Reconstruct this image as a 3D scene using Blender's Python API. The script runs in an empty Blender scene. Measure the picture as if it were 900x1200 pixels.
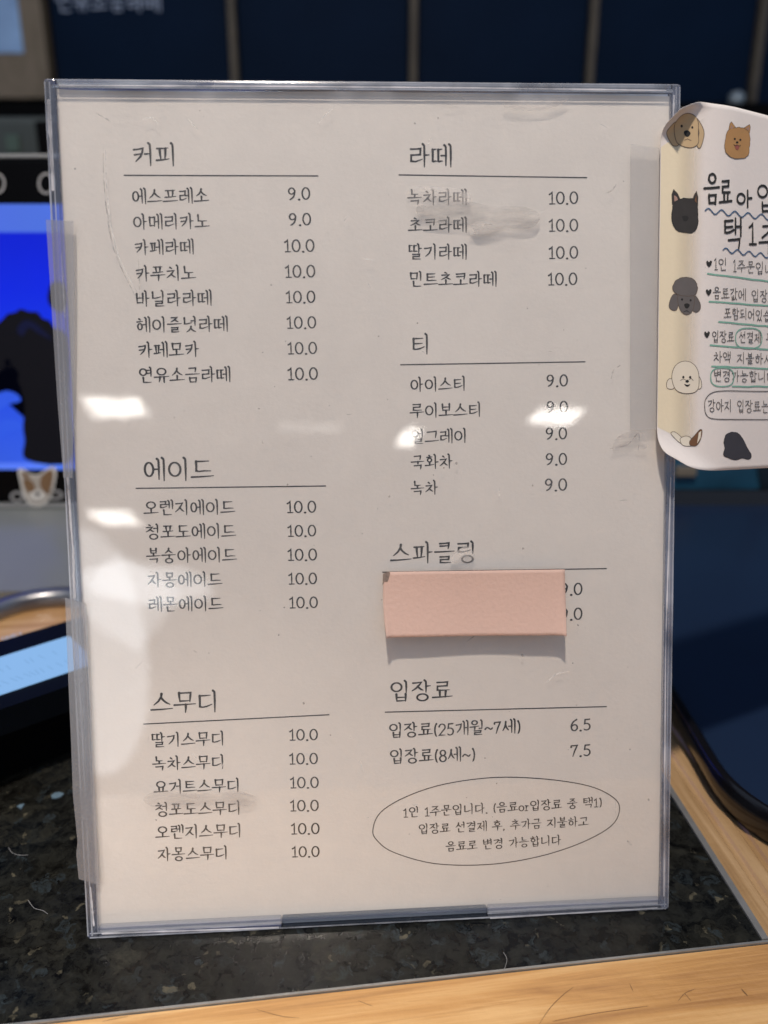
import bpy, bmesh, math, random
from mathutils import Vector, Matrix
random.seed(7)
SC = bpy.context.scene
COL = SC.collection

# ------------------------------------------------------------------ camera
PITCH = math.radians(19.6)
CH = 0.2512                       # lens height above the counter (m)
FPX = 1000.0                      # focal length in photo pixels (photo is 900 x 1200)
CP, SP = math.cos(PITCH), math.sin(PITCH)
cam = bpy.data.cameras.new('camera')
camo = bpy.data.objects.new('camera', cam)
COL.objects.link(camo)
camo.location = (0, 0, CH)
camo.rotation_euler = (math.pi/2 - PITCH, 0, 0)
cam.sensor_fit = 'HORIZONTAL'
cam.sensor_width = 36.0
cam.lens = 40.0
cam.clip_start = 0.01
cam.clip_end = 50
cam.dof.use_dof = True
cam.dof.focus_distance = 0.312
cam.dof.aperture_fstop = 9.0
SC.camera = camo

# ------------------------------------------------------------------ world, lamps, exposure
w = bpy.data.worlds.new('World'); SC.world = w
w.use_nodes = True
wn = w.node_tree.nodes; wl = w.node_tree.links
bg = wn['Background']
tc = wn.new('ShaderNodeTexCoord'); sx = wn.new('ShaderNodeSeparateXYZ')
cr = wn.new('ShaderNodeValToRGB')
mr = wn.new('ShaderNodeMapRange'); mr.inputs['From Min'].default_value = -1; mr.inputs['From Max'].default_value = 1
wl.new(tc.outputs['Generated'], sx.inputs[0]); wl.new(sx.outputs['Z'], mr.inputs['Value'])
wl.new(mr.outputs[0], cr.inputs[0]); wl.new(cr.outputs[0], bg.inputs['Color'])
cr.color_ramp.elements[0].position = 0.35; cr.color_ramp.elements[0].color = (0.14, 0.17, 0.225, 1)
cr.color_ramp.elements[1].position = 0.80; cr.color_ramp.elements[1].color = (0.40, 0.50, 0.68, 1)
bg.inputs['Strength'].default_value = 0.62

def lamp(name, loc, target, power, sx_, sy_, color, spread=180):
    l = bpy.data.lights.new(name, 'AREA'); l.energy = power; l.color = color
    l.shape = 'RECTANGLE'; l.size = sx_; l.size_y = sy_
    l.spread = math.radians(spread)
    o = bpy.data.objects.new(name, l); COL.objects.link(o)
    o.location = loc
    d = Vector(target) - Vector(loc)
    o.rotation_euler = d.to_track_quat('-Z', 'Y').to_euler()
    return o

lamp('ceiling_lamp', (-0.07, -0.16, 1.38), (0, 0.26, 0.12), 14.9, 0.05, 0.05, (1.0, 0.875, 0.755))
def spot(name, loc, target, energy, size, color, rad=0.03):
    l = bpy.data.lights.new(name, 'SPOT'); l.energy = energy; l.color = color
    l.spot_size = math.radians(size); l.spot_blend = 1.0; l.shadow_soft_size = rad
    o = bpy.data.objects.new(name, l); COL.objects.link(o); o.location = loc
    o.rotation_euler = (Vector(target)-Vector(loc)).to_track_quat('-Z', 'Y').to_euler()
spot('ceiling_spot_lamp', (-0.55, -0.85, 1.30), (-0.085, 0.195, -0.03), 50, 12.5, (1.0, 0.89, 0.80))
SC.view_settings.view_transform = 'Standard'
SC.view_settings.look = 'None'
SC.view_settings.exposure = 0.0
SC.view_settings.gamma = 1.0
try:
    SC.cycles.transparent_max_bounces = 24
    SC.cycles.max_bounces = 8
    SC.cycles.caustics_reflective = False
    SC.cycles.caustics_refractive = False
except Exception:
    pass

# ------------------------------------------------------------------ projection helpers
def ray(u, v):
    x = (u-450)/FPX; y = (600-v)/FPX
    return Vector((x, CP + y*SP, -SP + y*CP))
EYE = Vector((0, 0, CH))
def ground(u, v, z=0.0):
    d = ray(u, v); return EYE + d*((z-CH)/d.z)
def upright(u, v, Y):
    d = ray(u, v); return EYE + d*(Y/d.y)

# board (menu holder) frame
def cam2w(x, y, dep):
    return Vector((x, dep*CP + y*SP, -dep*SP + y*CP))
BA = cam2w(0.998, 0.0221, 0.0604).normalized()
BB = cam2w(-0.0165, 0.9957, -0.0912)
BB = (BB - BA*BB.dot(BA)).normalized()
BN = BA.cross(BB)
BO = EYE + cam2w(-0.1078, -0.1562, 0.3106)
BO.z = max(BO.z, 0.0012)
MB = Matrix(((BA.x, BB.x, BN.x, BO.x), (BA.y, BB.y, BN.y, BO.y), (BA.z, BB.z, BN.z, BO.z), (0, 0, 0, 1)))
BW, BH = 0.216, 0.2997
def onboard(u, v, h=0.0):
    """pixel of the photograph -> board-local point on the plane at height h over the front face"""
    d = ray(u, v); n = BN
    t = (BO + n*h - EYE).dot(n)/d.dot(n)
    p = EYE + d*t - BO
    return Vector((p.dot(BA), p.dot(BB), h))

# mirror direction lamps: ceiling lights behind the photographer that show in the acrylic
def mirror_lamp(name, u, v, dz, wpx, hpx, rad, color):
    P = MB @ onboard(u, v, 0.0)
    d = (P-EYE).normalized()
    r = d - 2*d.dot(BN)*BN
    L = P + r*(dz/max(r.z, 0.05))
    dist = (L-P).length + 0.32
    sw = wpx/FPX*dist; sh = hpx/FPX*dist/max(r.z, 0.1)
    pw = math.pi*sw*sh*rad
    o = lamp(name, L, L+Vector((0, 0.0, -1)), pw, sw, sh, color)
    o.rotation_euler = (0, 0, 0)
    return o
for (u, v, ww, hh, rr) in [(136, 478, 60, 20, 13), (136, 608, 42, 15, 16), (651, 487, 54, 15, 15), (479, 513, 18, 18, 17), (364, 501, 74, 7, 2.2)]:
    mirror_lamp('ceiling_panel_lamp', u, v, 1.35, ww, hh, rr, (1.0, 0.96, 0.90))
# lamps added out of view, shaped to make the pale reflection low left
def reflection_lamp(u, v, wpx, hpx, rad, rot, shape):
    P = MB @ onboard(u, v, 0.0)
    d = (P-EYE).normalized(); r = d - 2*d.dot(BN)*BN
    L = P + r*3.4
    dist = 3.4+0.33
    ww, hh = wpx/FPX*dist, hpx/FPX*dist
    l = lamp('added_reflection_lamp', L, P, math.pi*ww*hh*rad, ww, hh, (0.92, 0.96, 1.0))
    l.data.shape = shape
    l.rotation_euler.rotate_axis('Z', math.radians(rot))
reflection_lamp(108, 762, 116, 270, 2.0, 8, 'ELLIPSE')
reflection_lamp(172, 684, 140, 44, 2.6, -6, 'ELLIPSE')
reflection_lamp(150, 705, 86, 80, 2.0, -35, 'RECTANGLE')

# ------------------------------------------------------------------ materials
def newmat(name):
    m = bpy.data.materials.new(name); m.use_nodes = True
    return m, m.node_tree.nodes, m.node_tree.links, m.node_tree.nodes['Principled BSDF']
def srgb(r, g, b):
    f = lambda c: (c/255/12.92) if c/255 <= 0.04045 else ((c/255+0.055)/1.055)**2.4
    return (f(r), f(g), f(b), 1)
def plain(name, col, rough=0.6, metal=0.0, noise=0.0, scale=60, spec=0.5, bump=0.0):
    m, n, l, p = newmat(name)
    p.inputs['Roughness'].default_value = rough; p.inputs['Metallic'].default_value = metal
    p.inputs['Specular IOR Level'].default_value = spec
    p.inputs['Base Color'].default_value = col
    if noise or bump:
        t = n.new('ShaderNodeTexCoord'); x = n.new('ShaderNodeTexNoise')
        x.inputs['Scale'].default_value = scale; x.inputs['Detail'].default_value = 5
        l.new(t.outputs['Object'], x.inputs['Vector'])
        if noise:
            mx = n.new('ShaderNodeMix'); mx.data_type = 'RGBA'
            mx.inputs['A'].default_value = [c*(1-noise) for c in col[:3]]+[1]
            mx.inputs['B'].default_value = [min(1, c*(1+noise)) for c in col[:3]]+[1]
            l.new(x.outputs['Fac'], mx.inputs['Factor']); l.new(mx.outputs['Result'], p.inputs['Base Color'])
        if bump:
            b = n.new('ShaderNodeBump'); b.inputs['Strength'].default_value = bump; b.inputs['Distance'].default_value = 0.0006
            l.new(x.outputs['Fac'], b.inputs['Height']); l.new(b.outputs[0], p.inputs['Normal'])
    return m
def emit(name, col, s):
    m, n, l, p = newmat(name)
    p.inputs['Base Color'].default_value = (0.01, 0.01, 0.01, 1)
    p.inputs['Emission Color'].default_value = col; p.inputs['Emission Strength'].default_value = s
    p.inputs['Roughness'].default_value = 0.3; p.inputs['Specular IOR Level'].default_value = 0.1
    return m
def clear(name, tint=(1, 1, 1, 1), haze=0.0, hazecol=(0.7, 0.72, 0.78, 1), rough=0.03, spots=False, reflect=1.0, bump=0.0):
    """clear plastic: transparent + Schlick gloss + a little scattering haze"""
    m, n, l, p = newmat(name); n.remove(p)
    out = n['Material Output']
    tr = n.new('ShaderNodeBsdfTransparent'); tr.inputs[0].default_value = tint
    gl = n.new('ShaderNodeBsdfGlossy'); gl.inputs['Roughness'].default_value = rough
    df = n.new('ShaderNodeBsdfDiffuse'); df.inputs[0].default_value = hazecol
    lw = n.new('ShaderNodeLayerWeight')
    pw = n.new('ShaderNodeMath'); pw.operation = 'POWER'; pw.inputs[1].default_value = 5
    ml = n.new('ShaderNodeMath'); ml.operation = 'MULTIPLY_ADD'; ml.inputs[1].default_value = 0.95*reflect; ml.inputs[2].default_value = 0.042*reflect
    l.new(lw.outputs['Facing'], pw.inputs[0]); l.new(pw.outputs[0], ml.inputs[0])
    m1 = n.new('ShaderNodeMixShader'); m1.inputs[0].default_value = haze
    m2 = n.new('ShaderNodeMixShader')
    l.new(tr.outputs[0], m1.inputs[1]); l.new(df.outputs[0], m1.inputs[2])
    l.new(ml.outputs[0], m2.inputs[0]); l.new(m1.outputs[0], m2.inputs[1]); l.new(gl.outputs[0], m2.inputs[2])
    l.new(m2.outputs[0], out.inputs['Surface'])
    t = n.new('ShaderNodeTexCoord')
    if spots:      # rubbed, finger-marked plastic
        x = n.new('ShaderNodeTexNoise'); x.inputs['Scale'].default_value = 45; x.inputs['Detail'].default_value = 8
        l.new(t.outputs['Object'], x.inputs['Vector'])
        r = n.new('ShaderNodeMapRange'); r.inputs['From Min'].default_value = 0.35; r.inputs['From Max'].default_value = 0.75
        r.inputs['To Min'].default_value = haze*0.4; r.inputs['To Max'].default_value = haze*2.0
        l.new(x.outputs['Fac'], r.inputs['Value']); l.new(r.outputs[0], m1.inputs[0])
    if bump:
        x2 = n.new('ShaderNodeTexNoise'); x2.inputs['Scale'].default_value = 900; x2.inputs['Detail'].default_value = 3
        x3 = n.new('ShaderNodeTexNoise'); x3.inputs['Scale'].default_value = 60; x3.inputs['Detail'].default_value = 2
        ad = n.new('ShaderNodeMath'); ad.operation = 'MULTIPLY_ADD'; ad.inputs[1].default_value = 0.035
        l.new(t.outputs['Object'], x2.inputs['Vector']); l.new(t.outputs['Object'], x3.inputs['Vector'])
        l.new(x2.outputs['Fac'], ad.inputs[0]); l.new(x3.outputs['Fac'], ad.inputs[2])
        b = n.new('ShaderNodeBump'); b.inputs['Strength'].default_value = bump; b.inputs['Distance'].default_value = 0.0004
        l.new(ad.outputs[0], b.inputs['Height']); l.new(b.outputs[0], gl.inputs['Normal'])
    return m

def paper_mat(name, col, amt=0.03, rough=0.75, bump=0.22):
    m, n, l, p = newmat(name)
    t = n.new('ShaderNodeTexCoord')
    a = n.new('ShaderNodeTexNoise'); a.inputs['Scale'].default_value = 14; a.inputs['Detail'].default_value = 4
    b = n.new('ShaderNodeTexNoise'); b.inputs['Scale'].default_value = 700; b.inputs['Detail'].default_value = 3
    l.new(t.outputs['Object'], a.inputs['Vector']); l.new(t.outputs['Object'], b.inputs['Vector'])
    ad = n.new('ShaderNodeMath'); ad.operation = 'MULTIPLY_ADD'; ad.inputs[1].default_value = 0.5
    l.new(b.outputs['Fac'], ad.inputs[0]); l.new(a.outputs['Fac'], ad.inputs[2])
    mp = n.new('ShaderNodeMapRange'); mp.inputs['From Min'].default_value = 0.45; mp.inputs['From Max'].default_value = 1.05
    l.new(ad.outputs[0], mp.inputs['Value'])
    mx = n.new('ShaderNodeMix'); mx.data_type = 'RGBA'
    mx.inputs['A'].default_value = [c*(1-amt) for c in col[:3]]+[1]; mx.inputs['B'].default_value = [min(1, c*(1+amt)) for c in col[:3]]+[1]
    l.new(mp.outputs[0], mx.inputs['Factor']); l.new(mx.outputs['Result'], p.inputs['Base Color'])
    p.inputs['Roughness'].default_value = rough; p.inputs['Specular IOR Level'].default_value = 0.25
    bp = n.new('ShaderNodeBump'); bp.inputs['Strength'].default_value = bump; bp.inputs['Distance'].default_value = 0.0003
    l.new(b.outputs['Fac'], bp.inputs['Height']); l.new(bp.outputs[0], p.inputs['Normal'])
    return m

def granite_mat():
    m, n, l, p = newmat('dark_granite')
    t = n.new('ShaderNodeTexCoord')
    wob = n.new('ShaderNodeTexNoise'); wob.inputs['Scale'].default_value = 140; wob.inputs['Detail'].default_value = 4
    l.new(t.outputs['Object'], wob.inputs['Vector'])
    mv = n.new('ShaderNodeMix'); mv.data_type = 'VECTOR'; mv.inputs['Factor'].default_value = 0.012
    l.new(t.outputs['Object'], mv.inputs['A']); l.new(wob.outputs['Color'], mv.inputs['B'])
    def noise(sc, det=6, ro=0.6, vec=None):
        x = n.new('ShaderNodeTexNoise'); x.inputs['Scale'].default_value = sc; x.inputs['Detail'].default_value = det; x.inputs['Roughness'].default_value = ro
        l.new(vec or mv.outputs['Result'], x.inputs['Vector']); return x.outputs['Fac']
    def ramp(src, p0, p1, c0=(0, 0, 0, 1), c1=(1, 1, 1, 1)):
        r = n.new('ShaderNodeValToRGB'); e = r.color_ramp.elements
        e[0].position = p0; e[0].color = c0; e[1].position = p1; e[1].color = c1
        l.new(src, r.inputs[0]); return r.outputs[0]
    def mul(a, b):
        x = n.new('ShaderNodeMath'); x.operation = 'MULTIPLY'; l.new(a, x.inputs[0]); l.new(b, x.inputs[1]); return x.outputs[0]
    def mix(f, A, B):
        x = n.new('ShaderNodeMix'); x.data_type = 'RGBA'
        l.new(f, x.inputs['Factor']); l.new(A, x.inputs['A'])
        if isinstance(B, tuple): x.inputs['B'].default_value = B
        else: l.new(B, x.inputs['B'])
        return x.outputs['Result']
    def cell(sc, ch=0):
        v = n.new('ShaderNodeTexVoronoi'); v.inputs['Scale'].default_value = sc; l.new(mv.outputs['Result'], v.inputs['Vector'])
        q = n.new('ShaderNodeSeparateColor'); l.new(v.outputs['Color'], q.inputs[0]); return q.outputs[ch]
    fine = noise(620, 5, 0.7)
    med = noise(170, 7, 0.7)
    big = noise(26, 3, 0.5)
    base = ramp(med, 0.36, 0.72, (0.0004, 0.0006, 0.0009, 1), (0.0230, 0.0240, 0.0205, 1))
    tint = ramp(big, 0.40, 0.62, (0.0008, 0.0018, 0.0040, 1), (0.0034, 0.0028, 0.0020, 1))
    g1 = n.new('ShaderNodeMix'); g1.data_type = 'RGBA'; g1.blend_type = 'ADD'; g1.inputs['Factor'].default_value = 0.8
    l.new(base, g1.inputs['A']); l.new(tint, g1.inputs['B'])
    c = g1.outputs['Result']
    c = mix(mul(mul(ramp(cell(95), 0.80, 0.95), ramp(fine, 0.36, 0.66)), ramp(med, .3, .6)), c, (0.036, 0.035, 0.027, 1))
    c = mix(mul(ramp(cell(260, 1), 0.88, 0.96), ramp(fine, 0.42, 0.60)), c, (0.028, 0.037, 0.042, 1))
    c = mix(mul(ramp(cell(420, 2), 0.982, 0.992), ramp(med, 0.4, 0.6)), c, (0.11, 0.10, 0.07, 1))
    l.new(c, p.inputs['Base Color'])
    r3 = n.new('ShaderNodeMapRange'); r3.inputs['To Min'].default_value = 0.07; r3.inputs['To Max'].default_value = 0.24
    l.new(med, r3.inputs['Value']); l.new(r3.outputs[0], p.inputs['Roughness'])
    p.inputs['Specular IOR Level'].default_value = 0.22
    bp = n.new('ShaderNodeBump'); bp.inputs['Strength'].default_value = 0.22; bp.inputs['Distance'].default_value = 0.0003
    l.new(fine, bp.inputs['Height']); l.new(bp.outputs[0], p.inputs['Normal'])
    return m

def wood_mat(name, c0, c1, c2, rot=0.0, scale=1.0, rough=0.38, varnish=True):
    m, n, l, p = newmat(name)
    t = n.new('ShaderNodeTexCoord'); mp = n.new('ShaderNodeMapping')
    mp.inputs['Rotation'].default_value[2] = rot
    l.new(t.outputs['Object'], mp.inputs['Vector'])
    def noise(sv, det=5, dist=0.0, ro=0.55):
        q = n.new('ShaderNodeMapping'); q.inputs['Scale'].default_value = sv; l.new(mp.outputs[0], q.inputs['Vector'])
        x = n.new('ShaderNodeTexNoise'); x.inputs['Scale'].default_value = 1.0; x.inputs['Detail'].default_value = det; x.inputs['Distortion'].default_value = dist; x.inputs['Roughness'].default_value = ro
        l.new(q.outputs[0], x.inputs['Vector']); return x.outputs['Fac']
    a = noise((5*scale, 62*scale, 30*scale), 4, 1.2)
    b = noise((22*scale, 850*scale, 200), 4)
    d = noise((9*scale, 190*scale, 60), 6, 0.8, 0.7)
    def ma(op, x, y):
        q = n.new('ShaderNodeMath'); q.operation = op
        if isinstance(x, (int, float)): q.inputs[0].default_value = x
        else: l.new(x, q.inputs[0])
        if isinstance(y, (int, float)): q.inputs[1].default_value = y
        else: l.new(y, q.inputs[1])
        return q.outputs[0]
    v = ma('ADD', ma('MULTIPLY', a, 0.9), ma('ADD', ma('MULTIPLY', b, 0.22), ma('MULTIPLY', d, 0.35)))
    v = ma('SUBTRACT', v, 0.235)
    r = n.new('ShaderNodeValToRGB'); e = r.color_ramp.elements
    e[0].position = 0.30; e[0].color = c0; e[1].position = 0.68; e[1].color = c2
    x = r.color_ramp.elements.new(0.48); x.color = c1
    l.new(v, r.inputs[0])
    # thin dark latewood lines and pores
    r2 = n.new('ShaderNodeValToRGB'); r2.color_ramp.elements[0].position = 0.60; r2.color_ramp.elements[1].position = 0.74
    l.new(d, r2.inputs[0])
    mx = n.new('ShaderNodeMix'); mx.data_type = 'RGBA'; mx.blend_type = 'MULTIPLY'
    mx.inputs['B'].default_value = (0.62, 0.50, 0.40, 1)
    l.new(r2.outputs[0], mx.inputs['Factor']); l.new(r.outputs[0], mx.inputs['A'])
    l.new(mx.outputs['Result'], p.inputs['Base Color'])
    p.inputs['Roughness'].default_value = rough
    if varnish:
        z = n.new('ShaderNodeTexNoise'); z.inputs['Scale'].default_value = 260; z.inputs['Detail'].default_value = 3
        l.new(t.outputs['Object'], z.inputs['Vector'])
        h = ma('ADD', ma('MULTIPLY', z.outputs['Fac'], 1.0), ma('MULTIPLY', b, 0.6))
    else: h = b
    bp = n.new('ShaderNodeBump'); bp.inputs['Strength'].default_value = 0.5; bp.inputs['Distance'].default_value = 0.0007
    l.new(h, bp.inputs['Height']); l.new(bp.outputs[0], p.inputs['Normal'])
    return m

M = {}
M['acrylic'] = clear('clear_acrylic', haze=0.035, hazecol=(0.8, 0.78, 0.76, 1), rough=0.03, spots=True, bump=0.07)
M['acrylic_back'] = clear('clear_acrylic_back', haze=0.03, rough=0.1, reflect=0.6)
M['edge'] = clear('acrylic_edge', tint=(0.80, 0.83, 0.90, 1), haze=0.13, hazecol=(0.42, 0.46, 0.56, 1), rough=0.12, reflect=1.6)
M['edge_top'] = clear('acrylic_edge_frosted', tint=(0.85, 0.88, 0.94, 1), haze=0.50, hazecol=(0.40, 0.44, 0.51, 1), rough=0.15, reflect=1.4, spots=True)
M['edge_side'] = clear('acrylic_edge_cloudy', tint=(0.82, 0.85, 0.93, 1), haze=0.30, hazecol=(0.42, 0.46, 0.57, 1), rough=0.14, reflect=1.4, spots=True)
M['edge_dark'] = clear('acrylic_edge_dark', tint=(0.45, 0.5, 0.58, 1), haze=0.10, hazecol=(0.16, 0.20, 0.27, 1), rough=0.1, reflect=1.3)
M['edge_line'] = clear('acrylic_glue_line', haze=0.62, hazecol=(0.72, 0.72, 0.76, 1), rough=0.2, spots=True)
M['tape'] = clear('clear_tape', tint=(0.93, 0.93, 0.93, 1), haze=0.20, hazecol=(0.50, 0.51, 0.55, 1), rough=0.25)
M['tape_matte'] = clear('matte_tape', tint=(0.97, 0.97, 0.97, 1), haze=0.11, hazecol=(0.64, 0.62, 0.62, 1), rough=0.4, reflect=0.6)
M['paper'] = paper_mat('menu_paper', (0.775, 0.732, 0.682, 1), 0.035)
M['ink'] = plain('printed_ink', (0.036, 0.034, 0.034, 1), 0.7, spec=0.2)
M['ink_faint'] = plain('worn_ink', (0.10, 0.095, 0.095, 1), 0.7, spec=0.2)
M['granite'] = granite_mat()
M['trim'] = plain('metal_trim', (0.36, 0.36, 0.35, 1), 0.35, 0.6, noise=0.25, scale=200)
M['wood_front'] = wood_mat('pine_front', (0.36, 0.18, 0.07, 1), (0.58, 0.32, 0.12, 1), (0.75, 0.475, 0.215, 1), rot=math.radians(-8), rough=0.24)
M['wood_side'] = wood_mat('pine_side', (0.26, 0.15, 0.07, 1), (0.40, 0.25, 0.12, 1), (0.52, 0.35, 0.19, 1), rot=math.radians(-96), rough=0.28)

# ------------------------------------------------------------------ object helpers
OFF = {}
def thing(name, label, cat, origin=(0, 0, 0), frame=None, group=None):
    """an Empty at the thing's base; children are given in frame coordinates"""
    o = bpy.data.objects.new(name, None); COL.objects.link(o)
    o.empty_display_size = 0.01
    o.matrix_world = (frame or Matrix.Identity(4)) @ Matrix.Translation(Vector(origin))
    o['label'] = label; o['category'] = cat
    if group: o['group'] = group
    OFF[o.name] = Vector(origin)
    return o
def root_off(o):
    while o is not None:
        if o.name in OFF: return OFF[o.name]
        o = o.parent
    return Vector((0, 0, 0))
def mesh(name, verts, faces, mats, parent=None, fmat=None, smooth=False, frame=None):
    off = root_off(parent) if parent else Vector((0, 0, 0))
    me = bpy.data.meshes.new(name)
    me.from_pydata([tuple(Vector(v)-off) for v in verts], [], faces)
    if not isinstance(mats, (list, tuple)): mats = [mats]
    for m in mats: me.materials.append(m)
    if fmat:
        for p, i in zip(me.polygons, fmat): p.material_index = i
    if smooth:
        for p in me.polygons: p.use_smooth = True
    me.update()
    o = bpy.data.objects.new(name, me); COL.objects.link(o)
    if parent: o.parent = parent
    elif frame: o.matrix_world = frame
    return o
def tag(o, label=None, cat=None, group=None, kind=None):
    if label: o['label'] = label
    if cat: o['category'] = cat
    if group: o['group'] = group
    if kind: o['kind'] = kind
    return o
class MBuf:
    def __init__(s): s.v = []; s.f = []; s.m = []
    def add(s, vs, fs, mi=0):
        b = len(s.v); s.v += [Vector(x) for x in vs]
        for f in fs: s.f.append([b+i for i in f]); s.m.append(mi)
    def box(s, x0, x1, y0, y1, z0, z1, mi=0, fn=None, bev=0.0):
        bm = bmesh.new(); bmesh.ops.create_cube(bm, size=1)
        for v in bm.verts:
            v.co = Vector(((x0+x1)/2+v.co.x*(x1-x0), (y0+y1)/2+v.co.y*(y1-y0), (z0+z1)/2+v.co.z*(z1-z0)))
        if bev: bmesh.ops.bevel(bm, geom=bm.edges[:], offset=bev, segments=2, profile=0.6, affect='EDGES')
        bm.verts.index_update()
        s.add([fn(v.co) if fn else v.co.copy() for v in bm.verts], [[v.index for v in f.verts] for f in bm.faces], mi); bm.free()
    def tube(s, pts, r, seg=8, mi=0, closed=False):
        n = len(pts); rings = []
        pts = [Vector(p) for p in pts]
        for i in range(n):
            a = pts[(i-1) % n] if (closed or i > 0) else pts[0]
            c = pts[(i+1) % n] if (closed or i < n-1) else pts[-1]
            t = (c-a).normalized()
            u = t.cross(Vector((0, 0, 1)))
            if u.length < 1e-3: u = t.cross(Vector((1, 0, 0)))
            u.normalize(); w_ = t.cross(u)
            rr = r[i] if isinstance(r, (list, tuple)) else r
            rings.append([pts[i]+(u*math.cos(k*2*math.pi/seg)+w_*math.sin(k*2*math.pi/seg))*rr for k in range(seg)])
        b = len(s.v)
        for rg in rings: s.v += rg
        for i in range(n if closed else n-1):
            j = (i+1) % n
            for k in range(seg):
                s.f.append([b+i*seg+k, b+i*seg+(k+1) % seg, b+j*seg+(k+1) % seg, b+j*seg+k]); s.m.append(mi)
        if not closed:
            s.f.append([b+k for k in range(seg)][::-1]); s.m.append(mi)
            s.f.append([b+(n-1)*seg+k for k in range(seg)]); s.m.append(mi)
    def build(s, name, mats, parent=None, smooth=False, frame=None):
        return mesh(name, s.v, s.f, mats, parent, s.m, smooth, frame)
def prism(mb, pts, z0, z1, mi=0, fn=None):
    n = len(pts); fn = fn or (lambda p: p)
    vs = [fn(Vector((p[0], p[1], z0))) for p in pts]+[fn(Vector((p[0], p[1], z1))) for p in pts]
    fs = [list(range(n))[::-1], list(range(n, 2*n))]+[[i, (i+1) % n, n+(i+1) % n, n+i] for i in range(n)]
    mb.add(vs, fs, mi)
def rrect(x0, x1, y0, y1, r, seg=8):
    pts = []
    for cx, cy, a in ((x1-r, y1-r, 0), (x0+r, y1-r, 90), (x0+r, y0+r, 180), (x1-r, y0+r, 270)):
        for k in range(seg+1):
            t = math.radians(a+90*k/seg); pts.append((cx+r*math.cos(t), cy+r*math.sin(t)))
    return pts

# ------------------------------------------------------------------ ribbons (pen and print strokes)
class Ink:
    """strokes and filled patches in a 2-D plane, carried onto a surface by fn(x, y, h)"""
    def __init__(s): s.v = []; s.f = []; s.m = []; s.k = 0
    def _put(s, P, F, fn, h, mi):
        b = len(s.v); s.v += [fn(p[0], p[1], h) for p in P]
        for f in F: s.f.append([b+i for i in f]); s.m.append(mi)
    def stroke(s, pts, wd, fn, h, mi=0, closed=False, cap=True):
        q = [Vector((p[0], p[1])) for p in pts]
        r = [q[0]]
        ws = [wd[0] if isinstance(wd, (list, tuple)) else wd]
        for i in range(1, len(q)):
            if (q[i]-r[-1]).length > 1e-9:
                r.append(q[i]); ws.append(wd[i] if isinstance(wd, (list, tuple)) else wd)
        q = r; n = len(q)
        if n < 2: return
        s.k += 1; h = h + (s.k % 40)*4e-8
        P = []
        for i in range(n):
            if closed: a, c = q[(i-1) % n], q[(i+1) % n]
            else: a, c = q[max(i-1, 0)], q[min(i+1, n-1)]
            d1 = (q[i]-a); d2 = (c-q[i])
            if d1.length < 1e-9: d1 = d2
            if d2.length < 1e-9: d2 = d1
            d1 = d1.normalized(); d2 = d2.normalized()
            t = d1+d2
            if t.length < 0.2: t = d2
            t.normalize(); nn = Vector((-t.y, t.x))
            m = 1/max(0.6, abs(nn.dot(Vector((-d1.y, d1.x)))))
            P += [q[i]+nn*ws[i]*0.5*m, q[i]-nn*ws[i]*0.5*m]
        F = [[2*i, 2*i+1, 2*i+3, 2*i+2] for i in range(n-1)]
        if closed: F.append([2*n-2, 2*n-1, 1, 0])
        elif cap:
            for (i, d) in ((0, (q[0]-q[1]).normalized()), (n-1, (q[-1]-q[-2]).normalized())):
                nn = Vector((-d.y, d.x)); b = len(P)
                for a in (90, 45, 0, -45, -90):
                    a = math.radians(a)
                    P.append(q[i]+(d*math.cos(a)+nn*math.sin(a))*ws[i]*0.5)
                F.append([b, b+1, b+2, b+3, b+4][::-1])
        s._put(P, F, fn, h, mi)
    def fill(s, pts, fn, h, mi=0, step=None):
        bm = bmesh.new()
        vs = [bm.verts.new((p[0], p[1], 0)) for p in pts]
        try: bm.faces.new(vs)
        except Exception: bm.free(); return
        bmesh.ops.triangulate(bm, faces=bm.faces[:])
        if step:
            xs = [p[0] for p in pts]; ys = [p[1] for p in pts]
            for ax, lo, hi in ((0, min(xs), max(xs)), (1, min(ys), max(ys))):
                t = lo+step
                while t < hi:
                    co = [0, 0, 0]; no = [0, 0, 0]; co[ax] = t; no[ax] = 1
                    bmesh.ops.bisect_plane(bm, geom=bm.verts[:]+bm.edges[:]+bm.faces[:], plane_co=co, plane_no=no)
                    t += step
        bmesh.ops.recalc_face_normals(bm, faces=bm.faces[:])
        bm.verts.index_update()
        s.k += 1; h = h + (s.k % 40)*4e-8
        s._put([(v.co.x, v.co.y) for v in bm.verts], [[v.index for v in f.verts] for f in bm.faces], fn, h, mi)
        bm.free()
    def build(s, name, mats, parent):
        if not s.v: return None
        return mesh(name, s.v, s.f, mats, parent, s.m)

def smooth(pts, sub=4, closed=False):
    n = len(pts); out = []
    P = lambda i: pts[i % n] if closed else pts[min(max(i, 0), n-1)]
    for i in range(n if closed else n-1):
        p0, p1, p2, p3 = P(i-1), P(i), P(i+1), P(i+2)
        for k in range(sub):
            t = k/sub
            out.append(tuple(0.5*((2*p1[c])+(-p0[c]+p2[c])*t+(2*p0[c]-5*p1[c]+4*p2[c]-p3[c])*t*t+(-p0[c]+3*p1[c]-3*p2[c]+p3[c])*t**3) for c in (0, 1)))
    if not closed: out.append(tuple(pts[-1]))
    return out
def ell(cx, cy, rx, ry, n=18, rot=0.0):
    c, s = math.cos(rot), math.sin(rot)
    return [(cx+rx*math.cos(a)*c-ry*math.sin(a)*s, cy+rx*math.cos(a)*s+ry*math.sin(a)*c) for a in (2*math.pi*k/n for k in range(n))]

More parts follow.
